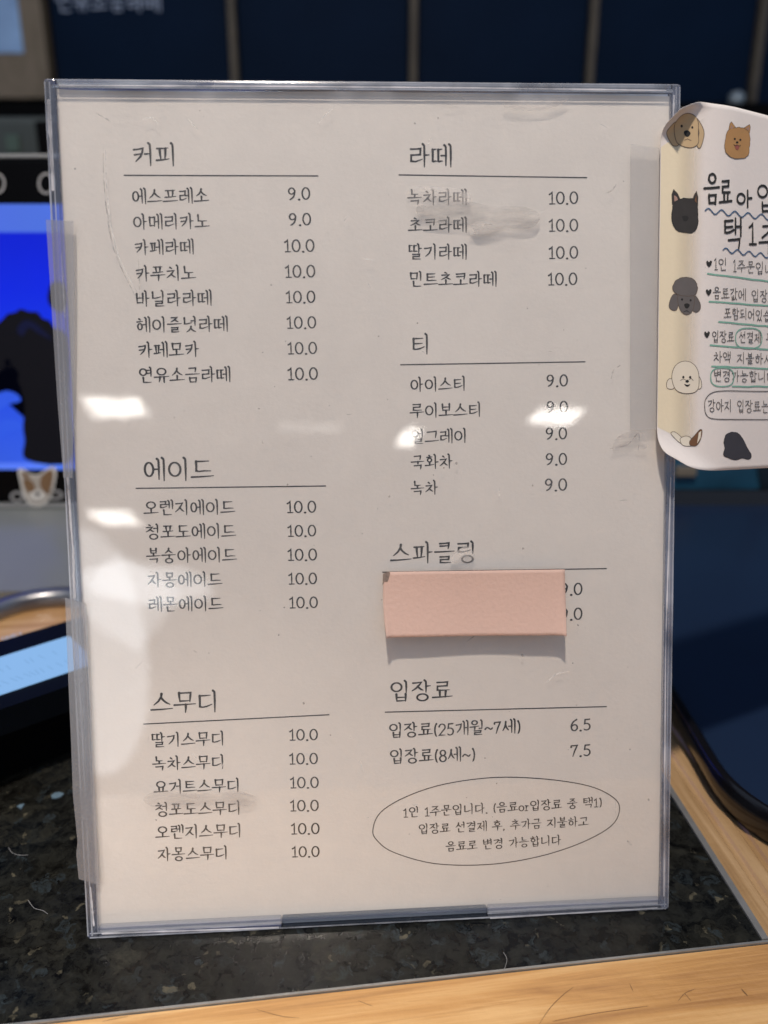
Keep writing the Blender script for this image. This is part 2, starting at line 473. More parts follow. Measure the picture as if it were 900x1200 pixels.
# ------------------------------------------------------------------ a hand-cut pen alphabet: Hangul letters from their strokes
L_ = 'ㄱㄲㄴㄷㄸㄹㅁㅂㅃㅅㅆㅇㅈㅉㅊㅋㅌㅍㅎ'
V_ = 'ㅏㅐㅑㅒㅓㅔㅕㅖㅗㅘㅙㅚㅛㅜㅝㅞㅟㅠㅡㅢㅣ'
T_ = ['', 'ㄱ', 'ㄲ', 'ㄳ', 'ㄴ', 'ㄵ', 'ㄶ', 'ㄷ', 'ㄹ', 'ㄺ', 'ㄻ', 'ㄼ', 'ㄽ', 'ㄾ', 'ㄿ', 'ㅀ', 'ㅁ', 'ㅂ', 'ㅄ', 'ㅅ', 'ㅆ', 'ㅇ', 'ㅈ', 'ㅊ', 'ㅋ', 'ㅌ', 'ㅍ', 'ㅎ']
RING = 'ring'
def cons(c, pos):
    """strokes of a consonant in the unit square; pos 'l' beside a tall vowel, 't' above, 'b' below"""
    side = pos == 'l'
    if c == 'ㄱ':
        return [[(.08, .80), (.50, .84), (.86, .90), (.80, .62), (.62, .33), (.22, .02)]] if side else [[(.04, .80), (.50, .84), (.92, .90), (.90, .55), (.84, .08)]]
    if c == 'ㅋ':
        a = cons('ㄱ', pos)
        return a+([[(.14, .46), (.50, .50), (.74, .54)]] if side else [[(.08, .44), (.5, .47), (.88, .5)]])
    if c == 'ㄴ':
        return [[(.14, .95), (.16, .60), (.15, .14), (.30, .10), (.62, .16), (1.0, .30)]] if side else [[(.10, .95), (.12, .55), (.12, .14), (.5, .10), (.95, .14)]]
    if c == 'ㄷ':
        e = .28 if side else .12
        return [[(.12, .88), (.5, .89), (.90, .92)], [(.14, .88), (.15, .5), (.14, .12), (.30, .08), (.62, .13), (1.0, e)]]
    if c == 'ㅌ':
        return cons('ㄷ', pos)+[[(.15, .50), (.5, .51), (.84, .54)]]
    if c == 'ㄹ':
        e = .24 if side else .10
        return [[(.10, .90), (.5, .91), (.86, .94), (.83, .54), (.50, .52), (.14, .50), (.13, .10), (.45, .07), (1.0, e)]]
    if c == 'ㅁ':
        return [[(.13, .92), (.14, .5), (.18, .04)], [(.13, .88), (.5, .90), (.90, .93), (.87, .5), (.84, .04)], [(.17, .10), (.5, .11), (.86, .13)]]
    if c == 'ㅂ':
        return [[(.13, .97), (.14, .5), (.17, .03)], [(.86, 1.0), (.86, .5), (.84, .03)], [(.15, .54), (.5, .55), (.86, .57)], [(.17, .09), (.5, .10), (.85, .11)]]
    if c == 'ㅅ':
        return [[(.50, .98), (.47, .72), (.30, .35), (.02, .04)], [(.46, .66), (.62, .40), (.78, .22), (1.0, .08)]]
    if c == 'ㅇ':
        return [(RING, .5, .48, .42, .45)]
    if c == 'ㅈ':
        return [[(.08, .86), (.48, .88), (.84, .93), (.64, .62), (.38, .32), (.02, .04)], [(.52, .50), (.66, .33), (.82, .18), (1.0, .09)]]
    if c == 'ㅊ':
        z = [[(x, y*.78) for x, y in s_] for s_ in cons('ㅈ', pos)]
        return [[(.40, 1.04), (.52, .98), (.62, .90)]]+z
    if c == 'ㅍ':
        return [[(.08, .88), (.5, .89), (.94, .92)], [(.30, .86), (.32, .5), (.37, .13)], [(.74, .88), (.72, .5), (.67, .15)], [(.02, .10), (.5, .13), (1.0, .20)]]
    if c == 'ㅎ':
        return [[(.40, 1.06), (.52, 1.0), (.62, .93)], [(.06, .76), (.5, .78), (.94, .82)], (RING, .5, .30, .33, .30)]
    two = {'ㄲ': 'ㄱㄱ', 'ㄸ': 'ㄷㄷ', 'ㅃ': 'ㅂㅂ', 'ㅆ': 'ㅅㅅ', 'ㅉ': 'ㅈㅈ', 'ㅄ': 'ㅂㅅ', 'ㄺ': 'ㄹㄱ', 'ㄼ': 'ㄹㅂ', 'ㄶ': 'ㄴㅎ'}.get(c)
    if two:
        out = []
        for k, d in enumerate(two):
            for s_ in cons(d, 'b' if d != 'ㄱ' else pos):
                if s_[0] == RING: out.append((RING, s_[1]*.48+k*.52, s_[2], s_[3]*.48, s_[4]))
                else: out.append([(x*.47+k*.53, y) for x, y in s_])
        return out
    return []
def boxed(st, x0, y0, x1, y1):
    out = []
    for s_ in st:
        if s_[0] == RING: out.append((RING, x0+s_[1]*(x1-x0), y0+s_[2]*(y1-y0), s_[3]*(x1-x0), s_[4]*(y1-y0)))
        else: out.append([(x0+x*(x1-x0), y0+y*(y1-y0)) for x, y in s_])
    return out
def stem(x, y1, y0, beak=True):
    return ([(x-.075, y1+.005), (x-.01, y1-.05), (x, y1-.10), (x+.005, (y0+y1)/2), (x, y0)] if beak else [(x, y1), (x, y0)])
def hangul(ch, beak=True):
    k = ord(ch)-0xAC00
    c, v, t = L_[k//588], V_[k % 588//28], T_[k % 28]
    S = []
    fin = bool(t)
    y0 = .40 if fin else -.02
    cy0, cy1 = (.46, .94) if fin else (.16, .84)
    ty = (cy0+cy1)/2
    if v in 'ㅏㅑㅣㅓㅕㅐㅒㅔㅖ':
        x1 = {'ㅏ': .60, 'ㅑ': .60, 'ㅣ': .64, 'ㅓ': .58, 'ㅕ': .58, 'ㅐ': .50, 'ㅒ': .50, 'ㅔ': .48, 'ㅖ': .48}[v]
        if c in 'ㄴㄷㄹㅌㄸ': x1 += .05
        S += boxed(cons(c, 'l'), .03, cy0, x1, cy1)
        if v in 'ㅏㅑ':
            S.append(stem(.74, 1.0, y0, beak))
            for d in ([0] if v == 'ㅏ' else [-.1, .1]): S.append([(.75, ty+d), (.85, ty+d+.01), (.97, ty+d+.02)])
        elif v == 'ㅣ': S.append(stem(.82, 1.0, y0, beak))
        elif v in 'ㅓㅕ':
            S.append(stem(.84, 1.0, y0, beak))
            for d in ([.02] if v == 'ㅓ' else [-.09, .11]): S.append([(.58, ty+d-.01), (.7, ty+d), (.83, ty+d+.01)])
        elif v in 'ㅐㅒ':
            S.append(stem(.65, .96, y0+.06, beak)); S.append(stem(.91, 1.0, y0, beak))
            for d in ([0] if v == 'ㅐ' else [-.08, .08]): S.append([(.66, ty+d), (.9, ty+d+.01)])
        else:
            S.append(stem(.69, .96, y0+.06, beak)); S.append(stem(.92, 1.0, y0, beak))
            for d in ([0] if v == 'ㅔ' else [-.09, .09]): S.append([(.47, ty+d-.01), (.68, ty+d)])
        if fin:
            S += boxed(cons(t, 'b'), .24, -.04, .88, .34)
    elif v in 'ㅗㅛㅜㅠㅡ':
        if fin:
            S += boxed(cons(c, 't'), .24, .64, .76, .98)
            b = .46 if v in 'ㅗㅛ' else .52
            S.append([(.02, b-.015), (.5, b), (.98, b+.025)])
            if v == 'ㅗ': S.append([(.5, .62), (.5, b)])
            if v == 'ㅛ': S += [[(.36, .62), (.37, b)], [(.64, .62), (.63, b)]]
            if v == 'ㅜ': S.append([(.53, b), (.52, .36)])
            if v == 'ㅠ': S += [[(.38, b), (.36, .36)], [(.64, b), (.64, .36)]]
            S += boxed(cons(t, 'b'), .22, -.04, .80, .30)
        else:
            if v in 'ㅗㅛ':
                S += boxed(cons(c, 't'), .15, .44, .85, .92)
                b = .14
                S.append([(.0, b-.02), (.5, b), (1.0, b+.03)])
                if v == 'ㅗ': S.append([(.5, .42), (.5, b)])
                else: S += [[(.36, .42), (.37, b)], [(.66, .43), (.64, b)]]
            elif v == 'ㅡ':
                S += boxed(cons(c, 't'), .12, .34, .88, .90)
                S.append([(.0, .13), (.5, .15), (1.0, .19)])
            else:
                S += boxed(cons(c, 't'), .15, .48, .85, .96)
                b = .36
                S.append([(.0, b-.02), (.5, b), (1.0, b+.03)])
                if v == 'ㅜ': S.append([(.54, b), (.54, .2), (.52, -.02)])
                else: S += [[(.38, b), (.37, .2), (.32, .02)], [(.66, b), (.66, -.0)]]
    else:
        h, vert = {'ㅘ': ('ㅗ', 'ㅏ'), 'ㅙ': ('ㅗ', 'ㅐ'), 'ㅚ': ('ㅗ', 'ㅣ'), 'ㅝ': ('ㅜ', 'ㅓ'), 'ㅞ': ('ㅜ', 'ㅔ'), 'ㅟ': ('ㅜ', 'ㅣ'), 'ㅢ': ('ㅡ', 'ㅣ')}[v]
        if fin: cb, hb, lo = (.10, .68, .56, 1.0), .54, .40
        else: cb, hb, lo = (.10, .48, .56, .92), .24, -.02
        S += boxed(cons(c, 't'), *cb)
        S.append([(.0, hb-.02), (.3, hb), (.66, hb+.05)])
        if h == 'ㅗ': S.append([(.33, cb[1]-.02), (.33, hb)])
        if h == 'ㅜ': S.append([(.35, hb), (.34, hb-.18)])
        sx_ = .76 if vert == 'ㅏ' else .86
        S.append(stem(sx_, 1.0, lo, beak))
        if vert == 'ㅏ': S.append([(sx_, .45), (.98, .47)])
        if vert == 'ㅓ': S.append([(.66, hb-.12), (.85, hb-.11)])
        if fin: S += boxed(cons(t, 'b'), .24, -.04, .88, .28)
    return S
def arc(cx, cy, rx, ry, a0, a1, n=12):
    return [(cx+rx*math.cos(math.radians(a0+(a1-a0)*k/n)), cy+ry*math.sin(math.radians(a0+(a1-a0)*k/n))) for k in range(n+1)]
LAT = {  # advance, strokes
    '0': (.60, [(RING, .29, .42, .23, .41)]),
    '1': (.50, [[(.10, .68), (.20, .74), (.27, .83), (.27, .4), (.27, .02)], [(.12, .01), (.44, .01)]]),
    '2': (.56, [arc(.27, .60, .20, .22, 170, -35, 10)+[(.08, .02), (.25, .03), (.48, .03)]]),
    '5': (.56, [[(.44, .83), (.15, .81), (.12, .50)]+arc(.24, .27, .22, .25, 105, -140, 12)]),
    '6': (.56, [smooth([(.42, .84), (.2, .66), (.08, .36), (.14, .08), (.30, .01), (.45, .14), (.44, .36), (.30, .46), (.14, .38), (.09, .28)], 3)]),
    '7': (.56, [[(.07, .70), (.08, .80), (.46, .82), (.30, .42), (.18, .0)]]),
    '8': (.56, [(RING, .27, .62, .17, .19), (RING, .27, .21, .21, .21)]),
    '9': (.60, [smooth([(.46, .62), (.36, .80), (.2, .82), (.08, .66), (.12, .46), (.28, .40), (.44, .52), (.46, .64), (.42, .34), (.30, .12), (.12, .0)], 3)]),
    '.': (.26, [(RING, .12, -.01, .028, .028)]),
    ',': (.26, [[(.12, .05), (.12, -.02), (.07, -.10)]]),
    '(': (.34, [arc(.38, .40, .26, .55, 125, 235, 8)]),
    ')': (.34, [arc(-.04, .40, .26, .55, 55, -55, 8)]),
    '~': (.62, [smooth([(.06, .34), (.18, .46), (.32, .40), (.44, .32), (.56, .44)], 3)]),
    'o': (.54, [(RING, .26, .27, .21, .25)]),
    'r': (.46, [[(.08, .52), (.16, .5), (.16, .02)], [(.05, .01), (.3, .01)], [(.16, .36), (.26, .50), (.40, .48)]]),
    ' ': (.42, []),
    'O': (.7, [(RING, .34, .40, .28, .40)]), 'N': (.7, [[(.1, 0), (.1, .8)], [(.1, .8), (.56, 0)], [(.56, 0), (.56, .8)]]),
    'E': (.6, [[(.5, .8), (.1, .8), (.1, 0), (.5, 0)], [(.1, .42), (.44, .42)]]), 'Y': (.62, [[(.05, .8), (.3, .4), (.55, .8)], [(.3, .4), (.3, 0)]]),
}
def layout(text):
    x = 0.0; out = []
    for ch in text:
        if ch in LAT: a, st = LAT[ch]; out.append((x, st, 'l')); x += a
        else: out.append((x+.035, None, ch)); x += 1.0
    return out, x
def write(ink, text, fn2, adv, wpen, h, mi=0, beak=True, gw=.93, gh=1.0, jit=0.0, rnd=None):
    """fn2(ex, ey) places em units on the drawing plane; adv = em size there"""
    lay, total = layout(text)
    for x, st, ch in lay:
        lat = st is not None
        S = st if lat else hangul(ch, beak)
        sx_ = 1.0 if lat else gw
        jx = (rnd.uniform(-1, 1)*jit if rnd else 0); jy = (rnd.uniform(-1, 1)*jit if rnd else 0); ja = (rnd.uniform(-1, 1)*jit*1.5 if rnd else 0)
        for s_ in S:
            if s_[0] == RING:
                pts = [(p[0], p[1]) for p in ell(s_[1], s_[2], s_[3], s_[4], 20, )]
                closed = True
            else:
                pts = list(s_); closed = False
            dense = pts
            wd = []
            for i, p in enumerate(dense):
                a = dense[max(i-1, 0)]; b = dense[min(i+1, len(dense)-1)]
                if closed: a = dense[i-1]; b = dense[(i+1) % len(dense)]
                dx, dy = b[0]-a[0], b[1]-a[1]; L = math.hypot(dx, dy) or 1
                ws = wpen*(0.76+0.38*abs(dy)/L) if beak else wpen
                if beak and not closed:
                    if i == 0: ws *= 1.22
                    if i == len(dense)-1: ws *= (0.55 if len(dense) > 2 else 0.85)
                wd.append(ws*adv)
            q = [fn2(x+(p[0]+ja*p[1]+jx)*sx_, (p[1]+jy)*gh) for p in dense]
            ink.stroke(q, wd, FN, h, mi, closed)
FN = None

# ================================================================== the setting
# granite slab let into a pine counter
def gr(u, v): return ground(u, v, 0.0)
g_c = gr(893, 1103); g_l = gr(0, 1201.5); g_r = gr(797, 950)
fdir = (g_l-g_c).normalized(); sdir = (g_r-g_c).normalized()
g_l2 = g_c + fdir*0.75; g_b = g_c + sdir*0.235; g_bl = g_b + fdir*0.75
def slab(name, pts, z0, z1, mat, **k):
    mb = MBuf(); n = len(pts); prism(mb, [(p.x, p.y) for p in pts], z0, z1)
    o = mb.build(name, mat); return o
out = -fdir; dn = -sdir
tw = 0.0022
slab('granite_counter', [g_l2, g_c, g_b, g_bl], -0.03, 0.0, M['granite']).__setitem__('kind', 'structure')
# trim: front strip and side strip
f1 = MBuf(); prism(f1, [(p.x, p.y) for p in (g_l2+dn*0.0009, g_c+dn*0.0009+out*0.003, g_c+out*0.003, g_l2)], -0.02, 0.0004)
tf = f1.build('counter_trim', M['trim']); tf['kind'] = 'structure'
f2 = MBuf(); prism(f2, [(p.x, p.y) for p in (g_c+out*0.0026+sdir*0.0002, g_b+out*0.0026, g_b, g_c+sdir*0.0002)], -0.02, 0.0009)
ts = f2.build('counter_trim', M['trim']); ts['kind'] = 'structure'
# front board and side board
fb = MBuf()
a = g_c+dn*0.0012+out*0.0034
fb_pts = [a+fdir*0.75, a+fdir*0.0, a+out*0.5, a+out*0.5+dn*0.30, a+fdir*0.75+dn*0.30]
prism(fb, [(p.x, p.y) for p in fb_pts], -0.032, -0.0004)
o = fb.build('wooden_counter', M['wood_front']); o['kind'] = 'structure'
M['wood_scratch'] = plain('wood_scratch', (0.15, 0.075, 0.03, 1), 0.7)
ik = Ink()
fw = lambda x, y, h: Vector((x, y, -0.0004+h))
for pts, wd in (([(632, 1199), (645, 1180), (660, 1165), (672, 1156)], .00022), ([(648, 1196), (690, 1188), (730, 1182), (760, 1178)], .00025), ([(795, 1172), (803, 1163), (815, 1158)], .0002), ([(803, 1164), (810, 1172)], .00022),
                ([(738, 1152), (742, 1161)], .0002), ([(869, 1158), (876, 1166)], .0005), ([(300, 1182), (330, 1190), (350, 1192)], .0002), ([(120, 1196), (150, 1190)], .0002), ([(420, 1172), (436, 1178)], .0002)):
    q = [ground(u, v) for u, v in smooth(pts, 5)]
    ik.stroke([(p.x, p.y) for p in q], [wd*(.4+.6*math.sin(math.pi*(i+.5)/len(q))) for i in range(len(q))], fw, 0.00008)
ik.build('scratch_marks', M['wood_scratch'], o)
# side board with a moulded profile that runs front to back
sb = MBuf()
o0 = g_c+out*0.0030+dn*0.0008
prof = [(0, -.0006), (.0075, -.0004), (.0085, -.0014), (.0105, -.0014), (.0115, -.0003), (.0165, -.0002), (.0175, -.0011), (.0195, -.0011), (.0205, 0.0), (.50, 0.0)]
vs = []; fs = []
for k, L in enumerate((0.0, 0.10, 0.235, 1.2)):
    for (d, z) in prof: p = o0+out*d+sdir*L; vs.append((p.x, p.y, z))
npf = len(prof)
for k in range(3):
    for i in range(npf-1): fs.append([k*npf+i, k*npf+i+1, (k+1)*npf+i+1, (k+1)*npf+i])
o = mesh('wooden_counter', vs, fs, M['wood_side']); o['kind'] = 'structure'
bk = MBuf()
p0 = g_b+sdir*0.0004+out*0.0026
prism(bk, [(p.x, p.y) for p in (g_bl+sdir*0.0004, p0, p0+sdir*0.96, g_bl+sdir*0.96)], -0.03, -0.0005)
o = bk.build('wooden_counter', M['wood_front']); o['kind'] = 'structure'

# the dark wall far behind
M['wall'] = plain('dark_wall', (0.006, 0.006, 0.007, 1), 0.8, noise=0.2, scale=4)
mb = MBuf(); mb.box(-5.0, 5.0, 1.80, 1.9, -0.9, 2.2)
o = mb.build('back_wall', M['wall']); o['kind'] = 'structure'

# ================================================================== chalkboards and battens on the wall
M['chalkboard'] = plain('chalkboard', (0.0045, 0.014, 0.037, 1), 0.6, noise=0.4, scale=5, spec=0.05)
M['batten'] = wood_mat('batten_wood', (0.06, 0.050, 0.038, 1), (0.085, 0.072, 0.054, 1), (0.11, 0.093, 0.070, 1), rot=math.radians(90), scale=0.4, rough=0.6)
M['chalk'] = plain('chalk', (0.42, 0.50, 0.66, 1), 0.9, noise=0.4, scale=60)
WY = 1.74
zb = upright(450, 121, WY).z
cuts = []
for (ut, vt, ub, vb) in ((57, 0, 64, 97), (271, 0, 276, 95), (486, 0, 483, 95), (697, 0, 690, 95), (896, 0, 880, 112)):
    cuts.append((upright(ut, vt, WY).x+upright(ub, vb, WY).x)/2)
cuts.append(cuts[-1]+0.34)
LBL = ['dark navy chalkboard with pale chalk writing at top beside the beige post', 'dark navy chalkboard panel second from the beige post', 'dark navy chalkboard panel at the middle of the wall row',
       'dark navy chalkboard panel above the top right corner of the menu', 'dark navy chalkboard panel behind the dog notice, cut by the right picture edge']
LBL[1] = 'blank dark navy chalkboard between the first and second wooden battens from the left'
LBL[2] = 'blank dark navy chalkboard between the second and third wooden battens'
LBL[3] = 'blank dark navy chalkboard between the third and the rightmost batten'
LBL[4] = 'sliver of dark navy chalkboard right of the rightmost batten'
for i in range(5):
    x0, x1 = cuts[i]+(0.010 if i else 0.004), cuts[i+1]-0.010
    r = thing('chalkboard', LBL[i], 'chalkboard', ((x0+x1)/2, WY, zb), group='chalkboards in a row on the wall')
    mb = MBuf(); mb.box(x0, x1, WY, WY+0.02, zb, zb+0.75, bev=0.002)
    mb.build('board', M['chalkboard'], r)
    if i == 0:
        ik = Ink()
        def FN(x, y, h): return Vector((x, WY-h, y))
        e0 = upright(66, 13, WY); adv = 0.030*1.0
        adv = (upright(190, 13, WY).x-e0.x)/6.0
        rnd = random.Random(3)
        write(ik, '연유소금라떼', lambda ex, ey: (e0.x+ex*adv, e0.z+ey*adv), adv, 0.085, 0.0012, 0, False, jit=.03, rnd=rnd)
        ik.build('chalk_writing', M['chalk'], r)
BL = ['thin wooden batten between the two leftmost chalkboards', 'thin wooden batten at the centre of the chalkboard row', 'thin wooden batten above the right part of the menu', 'slanting-looking wooden batten above the dog notice, rightmost of the row']
for i in range(1, 5):
    mb = MBuf(); x = cuts[i]; mb.box(x-0.0068, x+0.0068, WY-0.012, WY+0.012, zb-0.0, zb+0.75, bev=0.002)
    o = mb.build('wooden_batten', M['batten']); tag(o, BL[i-1], 'batten', 'wooden battens between the chalkboards')
# dark ledge under the boards
M['black'] = plain('black_plastic', (0.0025, 0.0025, 0.003, 1), 0.3, spec=0.08)
M['black_matte'] = plain('black_matte', (0.003, 0.003, 0.0035, 1), 0.7, spec=0.06)
mb = MBuf(); mb.box(cuts[0]-0.6, cuts[-1]+0.3, WY-0.05, WY+0.02, zb-0.05, zb-0.004, bev=0.003)
o = mb.build('wall_ledge', M['black_matte']); tag(o, 'black ledge running under the chalkboards', 'ledge')
p = upright(863, 117, WY-0.03)
mb = MBuf()
mb.tube([(p.x, WY-0.03, p.z-0.014), (p.x, WY-0.03, p.z-0.008), (p.x, WY-0.03, p.z+0.008), (p.x, WY-0.03, p.z+0.014)], [0.006, 0.014, 0.014, 0.006], 14)
M['steel'] = plain('steel', (0.30, 0.30, 0.31, 1), 0.32, 1.0)
o = mb.build('metal_knob', plain('grey_metal', (0.30, 0.36, 0.40, 1), 0.35, 0.3), smooth=True); tag(o, 'small round grey metal knob under the rightmost batten', 'knob')
# beige post with a pale sheet
M['post'] = wood_mat('beige_wood', (0.16, 0.125, 0.085, 1), (0.20, 0.16, 0.11, 1), (0.24, 0.19, 0.14, 1), rot=math.radians(90), scale=0.3, rough=0.6)
pz = upright(40, 117, WY).z
mb = MBuf(); mb.box(cuts[0]-0.42, cuts[0]-0.006, WY-0.02, WY+0.02, pz, zb+0.75, bev=0.003)
o = mb.build('wooden_post', M['post']); tag(o, 'beige wooden board at the top left beside the chalkboards', 'wooden post')
a0 = upright(28, 62, WY-0.022); a1 = upright(-40, -30, WY-0.022)
mb = MBuf(); mb.box(a1.x, a0.x, WY-0.0225, WY-0.0212, a0.z, a1.z)
o = mb.build('paper_sheet', plain('pale_blue_paper', (0.30, 0.48, 0.86, 1), 0.7, noise=0.35, scale=30)); tag(o, 'pale blue white paper sheet pinned to the beige board', 'paper')

# machine under the boards at the left
M['machine'] = plain('machine_grey', (0.045, 0.058, 0.058, 1), 0.45, noise=0.3, scale=14)
y_m = 1.15
q0 = upright(-60, 136, y_m); q1 = upright(120, 200, y_m)
r = thing('coffee_machine', 'dim grey green machine in the dark above the monitor', 'machine', ((q0.x+q1.x)/2, y_m, 0.0))
mb = MBuf(); mb.box(q0.x, q1.x, y_m, y_m+0.3, 0.0, q0.z, bev=0.008); mb.build('body', M['machine'], r)
for (u0, u1, v0, v1) in ((6, 24, 158, 178), (-30, -8, 158, 178)):
    s0 = upright(u0, v0, y_m-0.002); s1 = upright(u1, v1, y_m-0.002)
    mb = MBuf(); mb.box(s0.x, s1.x, y_m-0.004, y_m-0.0005, s1.z, s0.z, bev=0.001)
    mb.build('button_panel', plain('green_panel', (0.06, 0.10, 0.085, 1), 0.4), r)
s0 = upright(43, 142, y_m-0.02); s1 = upright(90, 184, y_m-0.02)
mb = MBuf(); mb.box(s0.x, s1.x, y_m-0.03, y_m-0.0005, s1.z, s0.z, bev=0.004); mb.build('brew_group', M['black_matte'], r)

# ================================================================== monitor at the left
MY = 0.62
def scr(u, v, d=0.0): return upright(u, v, MY-d)
mz1, mz0 = scr(0, 185).z, scr(0, 590).z
mx0 = -0.37; mx1 = -0.07
r = thing('pos_monitor', 'black framed monitor showing a bright blue picture on a white base left of the menu', 'monitor', ((mx0+mx1)/2, MY+0.02, 0.0))
mb = MBuf(); mb.box(mx0, mx1, MY, MY+0.03, mz0, mz1, bev=0.003); mb.build('bezel', M['black'], r)
PE = plain('pale_edge', (0.34, 0.35, 0.35, 1), 0.4)
mb = MBuf(); mb.box(mx0-0.001, mx1+0.001, MY+0.002, MY+0.028, mz1+0.0002, mz1+0.0026, bev=0.0006)
mb.build('frame_edge', PE, r); mb = MBuf()
mb.box(mx0-0.001, mx1+0.001, MY-0.001, MY+0.028, mz0-0.003, mz0-0.0002, bev=0.0006)
mb.build('frame_edge', PE, r)
# lit screen
sz1, sz0 = scr(0, 239).z, scr(0, 550).z
def screen_mat():
    m, n, l, p = newmat('lit_screen')
    t = n.new('ShaderNodeTexCoord'); sp = n.new('ShaderNodeSeparateXYZ'); l.new(t.outputs['Generated'], sp.inputs[0])
    r_ = n.new('ShaderNodeValToRGB'); e = r_.color_ramp.elements
    e[0].position = 0.0; e[0].color = (0.10, 0.22, 1.0, 1); e[1].position = 1.0; e[1].color = (0.075, 0.16, 0.80, 1)
    for pos, c in ((.025, (0.10, 0.22, 1.0, 1)), (.03, (0.035, 0.115, 0.80, 1)), (.25, (0.022, 0.085, 0.80, 1)), (.45, (0.006, 0.04, 0.76, 1)), (.7, (0.001, 0.018, 0.74, 1)), (.90, (0.0, 0.012, 0.70, 1)), (.905, (0.075, 0.16, 0.80, 1))):
        x = e.new(pos); x.color = c
    nz = n.new('ShaderNodeTexNoise'); nz.inputs['Scale'].default_value = 9; nz.inputs['Detail'].default_value = 4
    l.new(t.outputs['Object'], nz.inputs['Vector'])
    mx = n.new('ShaderNodeMix'); mx.data_type = 'RGBA'; mx.blend_type = 'MULTIPLY'; mx.inputs['Factor'].default_value = 0.35
    l.new(sp.outputs['Z'], r_.inputs[0]); l.new(r_.outputs[0], mx.inputs['A']); l.new(nz.outputs['Color'], mx.inputs['B'])
    p.inputs['Base Color'].default_value = (0.01, 0.01, 0.015, 1); p.inputs['Roughness'].default_value = 0.25; p.inputs['Specular IOR Level'].default_value = 0.1
    l.new(mx.outputs['Result'], p.inputs['Emission Color']); p.inputs['Emission Strength'].default_value = 1.15
    return m
mb = MBuf(); mb.box(mx0+0.012, mx1-0.012, MY-0.0006, MY+0.002, sz0, sz1); sc_o = mb.build('screen', screen_mat(), r)
# dark silhouettes of the picture on the screen
M['scr_dark'] = emit('screen_dark', (0.001, 0.0012, 0.004, 1), 1.0)
M['scr_navy'] = emit('screen_navy', (0.002, 0.004, 0.03, 1), 1.0)
ik = Ink()
def FN(x, y, h):
    p = upright(x, y, MY-0.0006-h); return p
ik.fill(smooth([(-30, 392), (-10, 384), (2, 375), (9, 368), (18, 366), (24, 362), (34, 365), (44, 366), (50, 373), (58, 376), (64, 384), (80, 398), (82, 470), (84, 539), (31, 539), (29, 516), (27, 500), (29, 478), (25, 456), (21, 447), (22, 438), (15, 428), (9, 420), (6, 424), (5, 433), (1, 432), (-2, 437), (-30, 440)], 4, True), FN, 0.0004, 0)
ik.fill(smooth([(57, 340), (60, 332), (68, 330), (76, 334), (80, 350), (74, 366), (62, 362), (56, 352)], 4, True), FN, 0.0004, 0)
ik.fill(smooth([(20, 386), (28, 376), (40, 378), (56, 392), (60, 398), (44, 390), (34, 384), (26, 394)], 4, True), FN, 0.0006, 1)
ik.fill(smooth([(-30, 470), (-6, 462), (8, 458), (20, 462), (24, 470), (10, 474), (-4, 482), (-30, 490)], 4, True), FN, 0.0004, 2)
ik.fill(smooth([(-30, 512), (-8, 500), (6, 492), (22, 494), (26, 502), (8, 508), (-8, 520), (-30, 526)], 4, True), FN, 0.0004, 2)
ik.build('screen_picture', [M['scr_dark'], M['scr_navy'], emit('screen_cloud', (0.03, 0.11, 0.86, 1), 0.9)], sc_o)
# pale printed rings on the bezel
M['ring_white'] = plain('pale_print', (0.42, 0.42, 0.42, 1), 0.5)
for (u, v, rx, ry) in ((-3, 215, 8, 11), (54, 215, 8.5, 11.5), (20, 582, 7, 5), (64, 580, 9, 4.5)):
    ik = Ink(); ik.stroke(ell(u, v, rx, ry, 20), 2.6, FN, 0.0008, 0, True); ik.build('ring_mark', M['ring_white'], r)
# white base under the screen
M['white_pl'] = plain('white_plastic', (0.20, 0.215, 0.205, 1), 0.22, noise=0.12, scale=12)
mb = MBuf()
yb = MY-0.092
vs = [(mx0, MY+0.03, 0), (mx1, MY+0.03, 0), (mx1, yb, 0), (mx0, yb, 0), (mx0, MY+0.03, mz0-0.0035), (mx1, MY+0.03, mz0-0.0035), (mx1, MY-0.004, mz0-0.0035), (mx0, MY-0.004, mz0-0.0035), (mx0, yb, 0.006), (mx1, yb, 0.006)]
mb.add(vs, [[0, 1, 2, 3][::-1], [4, 5, 6, 7], [3, 2, 9, 8], [8, 9, 6, 7], [0, 4, 5, 1], [0, 3, 8, 7, 4], [1, 5, 6, 9, 2]])
mb.build('base', M['white_pl'], r)

# dog sticker on the lower bezel
rs = thing('dog_sticker', 'cream and brown dog face sticker with white rim on the lower monitor frame', 'sticker', tuple(upright(43, 595, MY-0.0012)))
M['st_white'] = plain('sticker_white', (0.78, 0.76, 0.71, 1), 0.5)
M['st_cream'] = plain('sticker_cream', (0.50, 0.46, 0.40, 1), 0.5)
M['st_brown'] = plain('sticker_brown', (0.24, 0.14, 0.07, 1), 0.5)
M['st_dark'] = plain('sticker_dark', (0.10, 0.09, 0.09, 1), 0.5)
ik = Ink()
def FN(x, y, h): return upright(x, y, MY-0.0012-h)
face = smooth([(21, 551), (27, 549), (35, 555), (45, 556), (54, 550), (62, 547), (66, 552), (64, 568), (60, 582), (53, 591), (43, 594), (33, 590), (27, 579), (23, 563)], 4, True)
ik.fill(face, FN, 0.0002, 0)
cx, cy = 44, 570
ik.fill([(cx+(x-cx)*.86, cy+(y-cy)*.86) for x, y in face], FN, 0.0006, 1)
ik.fill(smooth([(47, 568), (48, 560), (54, 553), (61, 551), (62, 558), (59, 572), (56, 579), (52, 577), (49, 573)], 4, True), FN, 0.0010, 2)
ik.fill(smooth([(27, 563), (34, 562), (40, 567), (41, 574), (37, 578), (32, 576), (29, 571)], 4, True), FN, 0.0010, 2)
